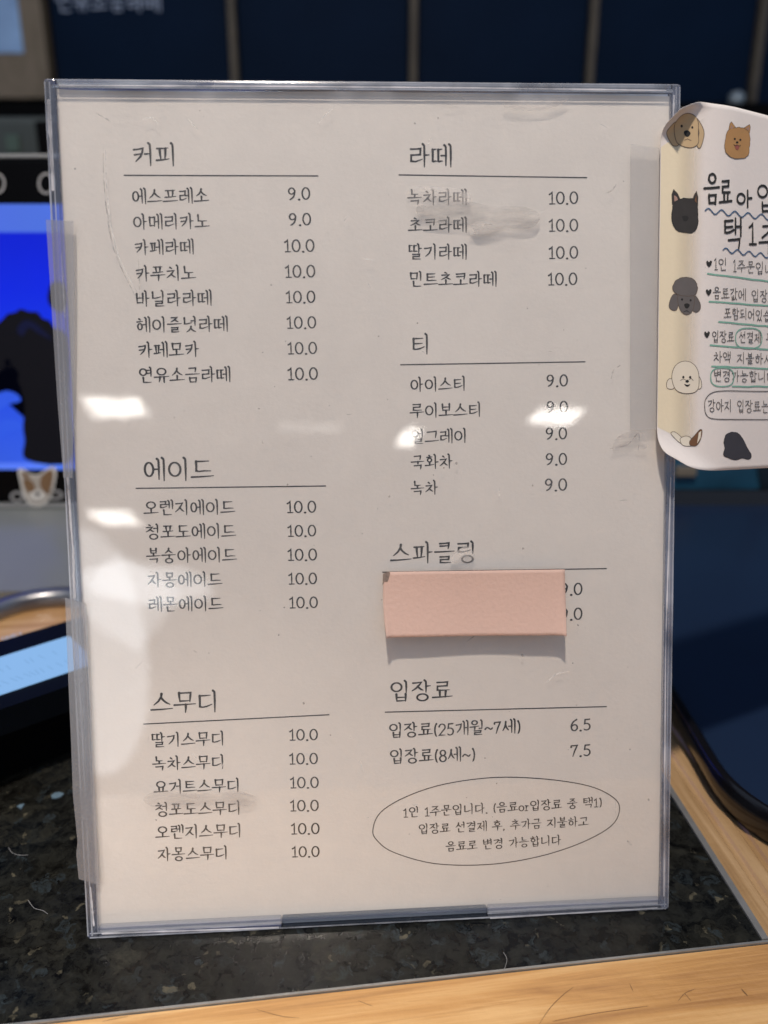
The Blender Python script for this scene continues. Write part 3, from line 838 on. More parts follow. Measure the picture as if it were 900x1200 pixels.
ik.fill(smooth([(25, 553.5), (30, 555), (35, 560), (29, 560)], 4, True), FN, 0.0010, 2)
ik.fill(ell(44, 580.5, 9.5, 6.2), FN, 0.00112, 0)
ik.fill(ell(44, 579, 3.4, 2.4), FN, 0.00125, 3)
ik.build('face', [M['st_white'], M['st_cream'], M['st_brown'], M['st_dark']], rs)

# steel ring dish on the wood behind the terminal
cR = ground(48, 731, 0.008); RR = 0.054
r = thing('steel_ring', 'shiny steel ring lying on the wood between monitor and card reader', 'ring', (cR.x, cR.y, 0.0))
mb = MBuf()
secs = [(RR, 0.0), (RR, 0.006), (RR-0.003, 0.010), (RR-0.010, 0.011), (RR-0.013, 0.007), (RR-0.013, 0.0)]
N = 48
vs = []; fs = []
for k in range(N):
    a_ = 2*math.pi*k/N
    for (rr_, z) in secs: vs.append((cR.x+rr_*math.cos(a_), cR.y+rr_*math.sin(a_), z))
ns = len(secs)
for k in range(N):
    j = (k+1) % N
    for i in range(ns-1): fs.append([k*ns+i, j*ns+i, j*ns+i+1, k*ns+i+1])
mb.add(vs, fs); mb.build('rim', M['steel'], r, smooth=True)

# card terminal
M['term'] = plain('terminal_black', (0.004, 0.0055, 0.008, 1), 0.42, noise=0.2, scale=90, spec=0.04)
M['lcd'] = emit('lcd_glow', (0.25, 0.47, 0.80, 1), 1.0)
TZ = 0.046
A = ground(81, 744, TZ); B = ground(0, 769, TZ); C = ground(82, 785, TZ)
e1 = (A-B); e1.z = 0; e1.normalize(); e2 = Vector((e1.y, -e1.x, 0))
dl = abs((C-A).dot(e2))
def tp(a_, b_, z): p = A+e1*a_+e2*b_; return Vector((p.x, p.y, z))
r = thing('card_reader', 'black card reader with glowing pale blue display beside the left edge of the menu', 'card reader', tuple(tp(-0.05, 0.02, 0)))
mb = MBuf()
prism(mb, rrect(-0.15, 0.016, -dl-0.012, 0.018, 0.006), TZ-0.014, TZ-0.001, fn=lambda q: tp(q.x, -q.y, q.z))
mb.build('top_shell', M['term'], r)
mb = MBuf(); prism(mb, rrect(-0.145, 0.011, -dl+0.004, 0.013, 0.006), 0.0, TZ-0.0142, fn=lambda q: tp(q.x, -q.y, q.z)); mb.build('body', M['black_matte'], r)
mb = MBuf(); prism(mb, rrect(-0.12, 0.0, -dl, 0.0, 0.002), TZ-0.0011, TZ-0.0004, fn=lambda q: tp(q.x, -q.y, q.z)); lcd = mb.build('display', M['lcd'], r)
ik = Ink()
def FN(x, y, h): return tp(x, y, TZ-0.0004+h)
rnd = random.Random(11)
for row, (yy, n0, n1) in enumerate(((dl*.38, -.075, -.012), (dl*.75, -.068, -.010))):
    x = n0
    while x < n1:
        if rnd.random() < .75: ik.stroke([(x, yy-.0024), (x+rnd.uniform(0, .002), yy+.0024)], .0006, FN, 0.0001)
        x += rnd.uniform(.002, .0045)
ik.build('display_marks', emit('lcd_mark', (0.20, 0.39, 0.68, 1), 1.0), lcd)
ik = Ink()
def FN(x, y, h): return tp(x, y, TZ-0.001+h)
t0 = ground(24, 738, TZ); bx = (t0-A).dot(e1); by = (t0-A).dot(e2)
ad = 0.0040
write(ik, 'ONEY', lambda ex, ey: (bx-2.6*ad+ex*ad, by+0.0042-ey*ad), ad, 0.16, 0.0002, 0, False)
ik.build('lettering', plain('grey_lettering', (0.45, 0.47, 0.52, 1), 0.5), r)

# ================================================================== tray at the right, blue box behind it
M['tray_blue'] = plain('navy_tray', (0.010, 0.022, 0.055, 1), 0.32, noise=0.25, scale=9)
M['tray_rim'] = plain('black_tray_rim', (0.006, 0.006, 0.008, 1), 0.16)
tx0, tx1, ty0, ty1 = 0.1455, 0.60, 0.262, 0.712
r = thing('serving_tray', 'dark navy tray with glossy black rounded rim on the wooden counter right of the menu', 'tray', ((tx0+tx1)/2, (ty0+ty1)/2, 0.0))
secs = [(0.004, 0.0005), (0.0, 0.010), (-0.0005, 0.0175), (0.0008, 0.0192), (0.0030, 0.0190), (0.0055, 0.0168), (0.0085, 0.0095), (0.0105, 0.0072)]
seg = 14; rad = 0.062
def loop(ins):
    return rrect(tx0+ins, tx1-ins, ty0+ins, ty1-ins, rad-ins, seg)
vs = []; fs = []; n = None
for (ins, z) in secs:
    lp = loop(ins); n = len(lp); vs += [(p[0], p[1], z) for p in lp]
for i in range(len(secs)-1):
    for k in range(n): fs.append([i*n+k, i*n+(k+1) % n, (i+1)*n+(k+1) % n, (i+1)*n+k])
mesh('rim', vs, fs, M['tray_rim'], r, smooth=True)
lp = loop(0.0100)
mb = MBuf(); prism(mb, lp, 0.001, 0.0076); mb.build('base_panel', M['tray_blue'], r)

b0 = upright(797, 583, 0.72); b1 = upright(960, 583, 0.72)
r = thing('blue_box', 'teal blue glossy box behind the dark tray under the dog notice', 'box', ((b0.x+b1.x)/2, 0.80, 0))
mb = MBuf(); mb.box(b0.x-0.06, b1.x, 0.722, 0.86, 0.0, 0.10, bev=0.004)
mb.build('body', plain('teal_box', (0.016, 0.075, 0.135, 1), 0.35, noise=0.7, scale=24), r)
mb = MBuf()
s0 = upright(884, 552, 0.72); s1 = upright(900, 590, 0.72)
prism(mb, [(s0.x-0.012, 0.085), (s0.x-0.002, 0.085), (s1.x+0.014, 0.0005), (s1.x-0.004, 0.0005)], 0.719, 0.7218, fn=lambda q: Vector((q.x, q.z, q.y)))
mb.build('strap', plain('dark_strap', (0.004, 0.012, 0.022, 1), 0.5), r)
s0 = upright(792, 546, 0.719); s1 = upright(815, 558, 0.719)
mb = MBuf(); mb.box(s0.x, s1.x, 0.716, 0.7218, s1.z, s0.z, bev=0.0015); mb.build('clasp', plain('dull_brass', (0.20, 0.17, 0.13, 1), 0.4), r)

# ================================================================== the acrylic menu holder
H = thing('menu_holder', 'clear acrylic upright menu holder standing on the dark granite', 'menu holder', (BW/2, 0, -0.003), MB)
GAP = 0.0022           # front face at 0, paper at -GAP
mb = MBuf(); mb.box(0.004, BW-0.0032, 0.0042, BH-0.0022, -0.0016, 0.0)
front = mb.build('front_panel', M['acrylic'], H)
mb = MBuf(); mb.box(0.004, BW-0.0032, 0.0042, BH-0.0022, -0.0046, -0.0032); mb.build('back_panel', M['acrylic_back'], H)
def edge(x0, x1, y0, y1, mat=M['edge'], bev=0.0007, z0=-0.0052, z1=0.0004):
    mb = MBuf(); mb.box(x0, x1, y0, y1, z0, z1, bev=bev); return mb.build('edge_strip', mat, H)
edge(0.0, 0.0038, 0.0, BH)
edge(BW-0.0031, BW, 0.0, BH, M['edge_side'])
edge(0.0040, BW-0.0033, BH-0.0020, BH, M['edge_top'])
xa, xb = onboard(330, 1088).x, onboard(571, 1078).x
edge(0.0040, xa, 0.0, 0.0040)
edge(xa+0.0002, xb, 0.0003, 0.0040, M['edge_dark'])
edge(xb+0.0002, BW-0.0033, 0.0, 0.0040)
# glue lines inside the edges
rnd = random.Random(5)
def glue(pts, wd):
    ik = Ink()
    global FN
    q = []
    for (u, v) in pts:
        p = onboard(u, v, 0.0006); q.append((p.x, p.y))
    q2 = []
    for i in range(len(q)-1):
        for k in range(14):
            t = k/14; q2.append((q[i][0]+(q[i+1][0]-q[i][0])*t, q[i][1]+(q[i+1][1]-q[i][1])*t))
    q2.append(q[-1])
    ws = [wd*rnd.uniform(.55, 1.25) for _ in q2]
    fn = lambda x, y, h: Vector((x, y, h))
    ik.stroke(q2, ws, fn, 0.0006); ik.build('glue_line', M['edge_line'], H)
glue([(57, 118), (62, 222)], 0.0011)
glue([(72, 300), (76, 372)], 0.0006)
glue([(79, 560), (85, 640), (87, 700)], 0.0006)
glue([(86, 640), (88, 700)], 0.0005)
glue([(106, 1040), (110, 1085)], 0.0006)
glue([(70, 100), (300, 101), (560, 103), (780, 106)], 0.0005)
glue([(790, 112), (788, 160)], 0.0006)
glue([(786, 560), (780, 760), (778, 1050)], 0.0005)
glue([(120, 1094), (326, 1087)], 0.0006)
glue([(575, 1076), (770, 1064)], 0.0006)
def ridge(p0, p1, wd, mat, h=0.0005, name='ridge_line'):
    ik = Ink(); N_ = 40
    ik.stroke([(p0[0]+(p1[0]-p0[0])*i/N_, p0[1]+(p1[1]-p0[1])*i/N_) for i in range(N_+1)], [wd*rnd.uniform(.8, 1.15) for _ in range(N_+1)], lambda x, y, h_: Vector((x, y, h_)), h, cap=False)
    ik.build(name, mat, H)
M['ridge'] = clear('acrylic_ridge', haze=0.45, hazecol=(0.52, 0.55, 0.62, 1), rough=0.15, reflect=1.5, spots=True)
M['seam'] = clear('acrylic_seam', tint=(0.68, 0.71, 0.78, 1), haze=0.22, hazecol=(0.22, 0.24, 0.30, 1), rough=0.1)
for x, wd in ((0.0004, .0006), (0.0019, .0005)): ridge((x, 0.001), (x, BH-0.001), wd, M['ridge'])
ridge((0.0034, 0.003), (0.0034, BH-0.002), .0008, M['seam'])
for x, wd in ((BW-0.0004, .0005), (BW-0.0017, .0004)): ridge((x, 0.001), (x, BH-0.001), wd, M['ridge'])
for y, wd in ((0.0004, .0006), (0.0020, .0005)):
    ridge((0.001, y), (xa, y), wd, M['ridge']); ridge((xb, y), (BW-0.001, y), wd, M['ridge'])
ridge((xa, 0.0004), (xb, 0.0004), .0006, M['ridge'])
ridge((0.003, 0.0035), (BW-0.003, 0.0035), .0009, M['seam'])
ridge((0.001, BH-0.0003), (BW-0.001, BH-0.0003), .0004, M['ridge'])
ridge((0.003, BH-0.0024), (BW-0.003, BH-0.0024), .0010, M['edge_top'])
# rear foot that props the sheet
footp = Vector((0, 0, 0))
mb = MBuf()
inv = MB.inverted()
def wl2b(p): return inv @ Vector(p)
for (xx) in (0.03,):
    tb = MB @ Vector((BW/2, 0.14, -0.0054)); fb_ = Vector((tb.x+0.004, tb.y+0.075, 0.0012))
    w_ = Vector((BA.x, BA.y, 0)).normalized()*0.035
    t2 = tb
    th_ = (fb_-t2).cross(w_).normalized()*0.0012
    vs = [t2-w_-th_, t2+w_-th_, fb_+w_-th_, fb_-w_-th_, t2-w_+th_, t2+w_+th_, fb_+w_+th_, fb_-w_+th_]
    mb.add([wl2b(v) for v in vs], [[0, 1, 2, 3], [7, 6, 5, 4], [0, 4, 5, 1], [1, 5, 6, 2], [2, 6, 7, 3], [3, 7, 4, 0]])
mb.build('rear_foot', M['acrylic_back'], H)

# ------------------------------------------------------------------ the menu sheet
PH = -GAP
SH = thing('menu_sheet', 'cream menu sheet printed in Korean inside the clear holder', 'menu', (BW/2, 0.006, PH), MB)
def ps(u, v): p = onboard(u, v, PH); return (p.x, p.y)
top = [(66, 104), (110, 106.5), (200, 107.5), (300, 108), (380, 107), (450, 107.5), (560, 110), (640, 111), (700, 111.5), (785, 113)]
left = [(66, 104), (72, 200), (83, 420), (91, 600), (103, 780), (109, 930), (114, 1093)]
edge_px = smooth(top, 3)[:-1]+smooth([(785, 113), (781, 400), (777, 800), (771, 1060)], 3)[:-1]+smooth([(771, 1060), (560, 1070), (330, 1082), (114, 1093)], 3)[:-1]+smooth(left[::-1], 3)[:-1]
pp = [ps(*p) for p in edge_px][::-1]
mb = MBuf(); prism(mb, pp, PH-0.0002, PH); mb.build('paper', M['paper'], SH)
mb = MBuf(); mb.box(0.0042, BW-0.0034, BH-0.012, BH-0.0023, PH-0.0008, PH-0.0005)
mb.build('backing_sheet', plain('backing_paper', (0.66, 0.70, 0.78, 1), 0.7, noise=0.08, scale=120), SH)
def FN_sheet(x, y, h): return Vector((x, y, PH+h))
HT = 0.00006
def line(name, text, u0, v0, u1, v1, pen=0.068, gh=1.08, mat=None, jit=0.0):
    global FN
    FN = FN_sheet
    a_ = Vector(ps(u0, v0)); b_ = Vector(ps(u1, v1))
    lay, tot = layout(text)
    lat = all(c in LAT for c in text)
    e = (b_-a_)/(tot-(0.06 if lat else .0)); ex = e.normalized(); adv = e.length
    up = Vector((-ex.y, ex.x))
    up = (up*0.6+Vector((0, 1))*0.4).normalized()
    yoff = 0.36 if lat else 0.44*gh
    ik = Ink(); hs = 0.86 if lat else gh*0.89
    write(ik, text, lambda X, Y: tuple(a_+e*X+up*adv*(Y-yoff)*1.0), adv, pen, HT, 0, True, gh=hs)
    return ik.build(name, mat or M['ink'], SH)
def rule(u0, v0, u1, v1, wd=0.00042):
    ik = Ink(); ik.stroke([ps(u0, v0), ps((u0+u1)/2, (v0+v1)/2), ps(u1, v1)], wd, FN_sheet, HT, cap=False); ik.build('rule_line', M['ink'], SH)
def head(text, u0, u1, v, dv=0): line('heading_text', text, u0, v, u1, v-dv, 0.086, 1.06)
def item(text, u0, u1, v, pu0, pu1, pv, price, dv=0.6, mat=None):
    line('item_text', text, u0, v+dv, u1, v-dv, 0.102, 1.08, mat)
    line('price_text', price, pu0, pv+.3, pu1, pv-.3, 0.094)

head('커피', 154, 208, 181); rule(145, 205.5, 373, 206.2)
for t_ in (('에스프레소', 154, 245, 229.5, 337, 363, 227, '9.0'), ('아메리카노', 155, 246, 259.5, 338, 364, 257, '9.0'), ('카페라떼', 157, 228, 289.5, 332, 368, 288, '10.0'),
           ('카푸치노', 158, 230, 320, 333, 369, 318, '10.0'), ('바닐라라떼', 158, 249, 349.5, 334, 369, 348, '10.0'), ('헤이즐넛라떼', 159, 268, 380, 335, 370, 378, '10.0'),
           ('카페모카', 161, 234, 409.5, 336, 371, 408, '10.0'), ('연유소금라떼', 162, 271, 439, 336, 372, 438, '10.0')): item(*t_)
head('에이드', 167, 251, 550, .5); rule(159, 572.3, 382, 569.5)
for t_ in (('오렌지에이드', 168, 276, 594.5, 335, 370, 594, '10.0'), ('청포도에이드', 170, 277, 622.5, 336, 370, 622, '10.0'), ('복숭아에이드', 171, 278, 650.5, 336, 371, 650, '10.0'),
           ('자몽에이드', 172, 261, 679, 337, 371, 678, '10.0'), ('레몬에이드', 173, 262, 707.5, 338, 372, 706, '10.0')): item(*t_)
head('스무디', 176, 257, 823, 1.5); rule(168, 848.5, 386, 837.5)
for t_ in (('딸기스무디', 177, 264, 866, 338, 372, 861, '10.0', 1.2), ('녹차스무디', 178, 264, 893.5, 338, 372, 889, '10.0', 1.2), ('요거트스무디', 180, 282, 921, 339, 373, 917, '10.0', 1.2),
           ('청포도스무디', 181, 283, 947.5, 339, 373, 944, '10.0', 1.2), ('오렌지스무디', 182, 284, 974, 340, 374, 971, '10.0', 1.2), ('자몽스무디', 184, 268, 1000, 341, 374, 998, '10.0', 1.2)): item(*t_)
head('라떼', 478, 531, 182, -.5); rule(467, 205, 688, 208.3)
for t_ in (('녹차라떼', 477, 548, 231, 642, 677, 232, '10.0', 0, M['ink_faint']), ('초코라떼', 478, 548, 263.5, 642, 677, 264, '10.0', 0), ('딸기라떼', 478, 548, 295, 642, 677, 296, '10.0', -.3),
           ('민트초코라떼', 479, 583, 327, 641, 676, 327, '10.0', 0)): item(*t_)
head('티', 481, 505, 403); rule(469, 427.5, 686, 424)
for t_ in (('아이스티', 480, 547, 450, 640, 665, 446, '9.0', .8), ('루이보스티', 480, 565, 480.5, 640, 665, 477, '9.0', .8), ('얼그레이', 481, 548, 511, 639, 664, 508, '9.0', .8),
           ('국화차', 481, 531, 541, 639, 664, 538, '9.0', .8), ('녹차', 481, 514, 571.5, 638, 664, 568, '9.0', .5)): item(*t_)
head('스파클링', 457, 559, 648, 1.5); rule(448, 670.5, 711, 666.3)
line('price_text', '9.0', 656, 690.5, 682, 690, 0.094); line('price_text', '9.0', 656, 720, 682, 719, 0.094)
head('입장료', 456, 531, 810, 2); rule(451, 834.5, 711, 828)
line('item_text', '입장료(25개월~7세)', 455, 856, 611, 850.5, 0.102); line('price_text', '6.5', 668, 850, 692, 849, 0.094)
line('item_text', '입장료(8세~)', 456, 886.5, 558, 883, 0.102); line('price_text', '7.5', 668, 880, 692, 879, 0.094)
# oval note
ik = Ink()
oc = smooth([ps(*p) for p in ((437, 972), (446, 952), (475, 934), (520, 919), (580, 911), (640, 913), (690, 921), (718, 934), (726, 948), (716, 968), (680, 988), (630, 1004), (572, 1013), (510, 1012), (462, 999), (442, 985))], 5, True)
ik.stroke(oc, 0.00036, FN_sheet, HT, 0, True); ik.build('oval_outline', M['ink'], SH)
line('note_text', '1인 1주문입니다. (음료or입장료 중 택1)', 472, 952, 706, 939.5, 0.102, 1.05)
line('note_text', '입장료 선결제 후, 추가금 지불하고', 490, 971.5, 690, 962, 0.102, 1.05)
line('note_text', '음료로 변경 가능합니다', 522, 992, 658, 984, 0.102, 1.05)

# ------------------------------------------------------------------ wear on the front panel
def smear_mat(name, amt, col, sc=(60, 260, 1), rot=0.2):
    m, n, l, p = newmat(name); n.remove(p); out_ = n['Material Output']
    tr = n.new('ShaderNodeBsdfTransparent'); df = n.new('ShaderNodeBsdfDiffuse'); df.inputs[0].default_value = col
    t = n.new('ShaderNodeTexCoord'); mp = n.new('ShaderNodeMapping'); mp.inputs['Scale'].default_value = sc; mp.inputs['Rotation'].default_value[2] = rot
    x = n.new('ShaderNodeTexNoise'); x.inputs['Scale'].default_value = 1; x.inputs['Detail'].default_value = 5
    l.new(t.outputs['Object'], mp.inputs[0]); l.new(mp.outputs[0], x.inputs['Vector'])
    r_ = n.new('ShaderNodeMapRange'); r_.inputs['From Min'].default_value = .38; r_.inputs['From Max'].default_value = .66; r_.inputs['To Max'].default_value = amt
    l.new(x.outputs['Fac'], r_.inputs['Value'])
    mx = n.new('ShaderNodeMixShader'); l.new(r_.outputs[0], mx.inputs[0]); l.new(tr.outputs[0], mx.inputs[1]); l.new(df.outputs[0], mx.inputs[2])
    l.new(mx.outputs[0], out_.inputs['Surface'])
    return m
M['smear'] = smear_mat('glue_smear', 0.55, (0.44, 0.43, 0.42, 1))
M['smear_l'] = smear_mat('faint_smear', 0.45, (0.46, 0.44, 0.43, 1))
M['smear_w'] = smear_mat('white_smear', 0.42, (0.78, 0.75, 0.72, 1))
def pb(u, v): p = onboard(u, v, 0.0); return (p.x, p.y)
fnp = lambda x, y, h: Vector((x, y, h))
def patch(pts, mat, name='smear', h=0.0001):
    ik = Ink(); ik.fill(smooth([pb(*p) for p in pts], 4, True), fnp, h); ik.build(name, mat, front)
patch([(488, 243), (505, 238), (545, 236), (575, 241), (615, 243), (633, 252), (625, 266), (605, 268), (590, 271), (560, 276), (550, 264), (520, 262), (494, 258)], M['smear'])
patch([(555, 262), (590, 252), (628, 247), (640, 246), (618, 260), (585, 270), (552, 275)], M['smear_w'], h=0.00014)
patch([(478, 221), (500, 219), (545, 222), (548, 238), (510, 240), (480, 240)], M['smear_w'], h=0.00012)
patch([(168, 938), (185, 927), (230, 930), (270, 926), (300, 934), (285, 945), (230, 944), (190, 948)], M['smear_l'])
patch([(590, 120), (620, 116), (665, 114), (660, 121), (640, 128), (600, 129)], M['smear_l'])
patch([(505, 112), (530, 110), (545, 118), (525, 123)], M['smear_l'])
patch([(724, 512), (750, 505), (758, 525), (735, 527), (718, 528)], M['smear_l'])
patch([(528, 654), (545, 640), (556, 650), (548, 664), (532, 664)], M['smear_w'])
M['scratch_d'] = smear_mat('scratch_dark', 0.55, (0.25, 0.24, 0.24, 1), (400, 400, 1))
M['scratch_w'] = smear_mat('scratch_pale', 0.75, (0.92, 0.90, 0.87, 1), (400, 400, 1))
def scratch(pts, wd, mat):
    ik = Ink(); q = smooth([pb(*p) for p in pts], 6); n_ = len(q)
    ik.stroke(q, [wd*(0.35+0.65*math.sin(math.pi*(i+.5)/n_)) for i in range(n_)], fnp, 0.00013, cap=False); ik.build('scratch', mat, front)
scratch([(121, 172), (122, 215), (127, 262), (137, 302), (158, 346)], 0.00035, M['scratch_d'])
scratch([(124, 176), (125, 216), (130, 262), (140, 302), (161, 343)], 0.00030, M['scratch_w'])
scratch([(113, 133), (121, 137), (130, 143)], 0.0004, M['scratch_d'])
scratch([(168, 140), (178, 138), (186, 146)], 0.0004, M['scratch_w'])
scratch([(218, 138), (228, 148), (232, 152)], 0.0003, M['scratch_w'])
scratch([(372, 146), (382, 134), (391, 126)], 0.0003, M['scratch_w'])
scratch([(705, 228), (716, 224), (722, 216)], 0.0005, M['scratch_d'])
scratch([(716, 444), (719, 434), (727, 428)], 0.0005, M['scratch_d'])
scratch([(714, 526), (735, 521), (748, 508), (748, 528)], 0.0004, M['scratch_d'])
scratch([(162, 298), (164, 350)], 0.0003, M['scratch_d'])
scratch([(640, 800), (652, 790), (668, 786)], 0.0003, M['scratch_w'])
scratch([(735, 985), (740, 990)], 0.0008, M['scratch_d'])
rnd = random.Random(21)
for i in range(26):
    u = rnd.uniform(130, 740); v = rnd.uniform(130, 1050); a_ = rnd.uniform(0, 6.28); L = rnd.uniform(4, 15)
    c_ = rnd.uniform(-3, 3)
    scratch([(u, v), (u+math.cos(a_)*L*.5+c_*.4, v+math.sin(a_)*L*.5-c_*.4), (u+math.cos(a_)*L, v+math.sin(a_)*L)], rnd.uniform(.00016, .0003), M['scratch_w'] if rnd.random() < .6 else M['scratch_d'])
ik = Ink()
for i in range(70):
    u = rnd.uniform(100, 765); v = rnd.uniform(120, 1060); rr_ = rnd.choice([.5, .6, .7, .8, 1.0, 1.3])*0.00024
    p = pb(u, v); ik.fill(ell(p[0], p[1], rr_*rnd.uniform(.7, 1.6), rr_, 7, rnd.uniform(0, 3)), fnp, 0.00012, 0 if rnd.random() < .6 else 1)
for (u, v, k) in ((535, 543, 2.2), (520, 548, 1.4), (337, 568, 1.5), (613, 643, 1.8), (624, 569, 1.4), (612, 768, 2.2), (356, 824, 2), (88, 198, 1.4), (760, 937, 1.8), (582, 918, 1.2)):
    p = pb(u, v); ik.fill(ell(p[0], p[1], .00026*k, .00022*k, 8, k), fnp, 0.00012, 0)
o = ik.build('dust_specks', [clear('dust_dark', haze=0.42, hazecol=(0.16, 0.15, 0.14, 1), rough=0.5, reflect=0.2), clear('dust_pale', haze=0.45, hazecol=(0.75, 0.72, 0.68, 1), rough=0.5, reflect=0.2)], front); o['kind'] = 'stuff'

# ------------------------------------------------------------------ tapes
def tape(pts, label, mat, h=0.0006, group=None, th=0.00012):
    q = [pb(*p) for p in pts]
    c_ = (sum(x for x, y in q)/len(q), min(y for x, y in q), h)
    mb = MBuf(); prism(mb, q[::-1], h, h+th)
    off = Vector(c_)
    mb.v = [v-off for v in mb.v]
    o = mb.build('clear_tape', mat, frame=MB @ Matrix.Translation(off))
    tag(o, label, 'tape', group); return o
tape([(54.5, 258), (87, 260), (88, 330), (87.5, 420), (86.5, 520), (86, 560), (75, 560), (68, 470), (61, 360)], 'cloudy clear tape over the upper left edge of the menu holder', M['tape'])
tape([(77, 700), (101, 707), (102.5, 720), (104, 760), (110, 900), (117, 1036), (93, 1029), (90, 1000), (91.5, 985), (86, 930), (84, 870), (80, 780)], 'cloudy clear tape over the lower left edge of the menu holder', M['tape'])
tape([(98, 705), (101, 707), (117, 1036), (113, 1035)], 'narrow loose fold line of clear tape beside the lower left tape', M['tape'], 0.0009) if False else None
tape([(738, 170), (772, 174), (772, 503), (738, 504)], 'matte clear tape strip holding the dog notice on the menu holder', M['tape_matte'], 0.0005)

# ------------------------------------------------------------------ pink note
q_tl, q_tr, q_br, q_bl = [Vector(pb(*p)) for p in ((449.5, 670), (661.5, 667), (659, 743), (452, 745.5))]
PN = thing('pink_note', 'blank pink paper note stuck on the menu over the sparkling drinks', 'paper note', ((q_bl.x+q_br.x)/2, q_bl.y, 0.0006), MB)
NU, NV = 48, 18
vs = []; fs = []
def note(u, v):
    a_ = q_tl.lerp(q_tr, u); b_ = q_bl.lerp(q_br, u)
    lift = 0.0005+(v**1.7)*(0.0031+0.0017*abs(2*u-1)**30)
    e = 0.0006*math.sin(math.pi*v)
    p = a_.lerp(b_, v*(1-0.02*v))
    p = p+Vector((-e if u < .5 else e*.4, 0))*abs(2*u-1)**4
    lift += 0.00035*math.sin(u*7+1.0)*v
    return Vector((p.x, p.y, lift))
for j in range(NV+1):
    for i in range(NU+1): vs.append(note(i/NU, j/NV))
for j in range(NV):
    for i in range(NU):
        k = j*(NU+1)+i
        if j == 0 and i < 1: continue
        fs.append([k, k+NU+1, k+NU+2, k+1])
o = mesh('paper', vs, fs, paper_mat('pink_paper', (0.66, 0.46, 0.385, 1), 0.06, bump=0.6), PN, smooth=True)
sm = o.modifiers.new('thickness', 'SOLIDIFY'); sm.thickness = 0.0001; sm.offset = -1
# grubby glue at the torn top-left corner
ik = Ink(); ik.fill([pb(*p) for p in ((448.5, 672), (455, 669), (457, 671), (454, 681), (450, 681), (448, 686))], fnp, 0.0009); ik.build('torn_corner', plain('grubby_paper', (0.26, 0.20, 0.17, 1), 0.8, noise=0.5, scale=900), PN)

# ------------------------------------------------------------------ the dog notice
NX, NYb, NZ = pb(768.5, 556)[0], None, 0.0010
n_bl = pb(768, 553); n_tl = pb(768, 121)
NH = n_tl[1]-n_bl[1]; NWID = 0.150
ND = thing('dog_notice', 'curling white notice with drawn dog faces and handwriting taped to the menu holder', 'notice', (n_bl[0]+0.02, n_bl[1], NZ), MB)
S0 = 0.0092; RB = 0.048; YAW = math.radians(27)
def curl(s, t):
    hh = 0.0; ds = dt = 0.0
    for (px_, py_, ux, uy, R) in ((0.0, NH-0.0140, -.56, .828, .0045), (0.0, 0.0165, -.505, -.863, .0080)):
        d = (s-px_)*ux+(t-py_)*uy
        if d > 0:
            a_ = min(d/R, 1.42)
            nd = R*math.sin(a_)+(d-R*a_)*math.cos(a_)
            ds += ux*(nd-d); dt += uy*(nd-d); hh += R*(1-math.cos(a_))+(d-R*a_)*math.sin(a_)
    return s+ds, t+dt, hh
def nsurf(s, t, h=0.0):
    s2, t2, hh = curl(s, t); hh += h
    x = s2; z = 0.0; nx, nz = 0.0, 1.0
    if s2 > S0:
        d = s2-S0; a_ = min(d/RB, YAW); rest = max(0, d-RB*YAW)
        x = S0+RB*math.sin(a_)+rest*math.cos(a_); z = -RB*(1-math.cos(a_))-rest*math.sin(a_)
        nx, nz = math.sin(a_), math.cos(a_)
        z += 0.0012*math.sin(t2*22)*min(1, rest/0.02)
    p = Vector((n_bl[0]+x+nx*hh, n_bl[1]+t2, NZ+z+nz*hh))
    return p
vs = []; fs = []
NS_, NT_ = 90, 84
for j in range(NT_+1):
    for i in range(NS_+1):
        s_ = NWID*(i/NS_)**1.6; t_ = NH*j/NT_
        vs.append(nsurf(s_, t_))
for j in range(NT_):
    for i in range(NS_):
        k = j*(NS_+1)+i; fs.append([k, k+1, k+NS_+2, k+NS_+1])
npap = paper_mat('notice_paper', (0.76, 0.71, 0.68, 1), 0.03)
o = mesh('paper', vs, fs, npap, ND, smooth=True)
sm = o.modifiers.new('thickness', 'SOLIDIFY'); sm.thickness = 0.00012; sm.offset = -1
# pixel -> paper coordinates (Newton)
MBI = MB
def proj(P):
    q = MB @ P - EYE
    dep = q.y*CP - q.z*SP; yy = q.y*SP + q.z*CP
    return (450+FPX*q.x/dep, 600-FPX*yy/dep)
def pst(u, v):
    s_ = (u-768)/3400.0; t_ = NH*(556-v)/440.0
    for _ in range(14):
        f0 = proj(nsurf(s_, t_)); e = 1e-5
        fs_ = proj(nsurf(s_+e, t_)); ft_ = proj(nsurf(s_, t_+e))
        a_, b_, c_, d_ = (fs_[0]-f0[0])/e, (ft_[0]-f0[0])/e, (fs_[1]-f0[1])/e, (ft_[1]-f0[1])/e
        det = a_*d_-b_*c_
        if abs(det) < 1: break
        ru, rv = u-f0[0], v-f0[1]
        s1 = (d_*ru-b_*rv)/det; t1 = (-c_*ru+a_*rv)/det
        k = min(1, 0.02/max(1e-9, math.hypot(s1, t1)))
        s_ += s1*k; t_ += t1*k
    return (s_, t_)
def fnn(s_, t_, h): return nsurf(s_, t_, h)
M['yellow'] = paper_mat('yellowed_paper', (0.77, 0.68, 0.505, 1), 0.03)
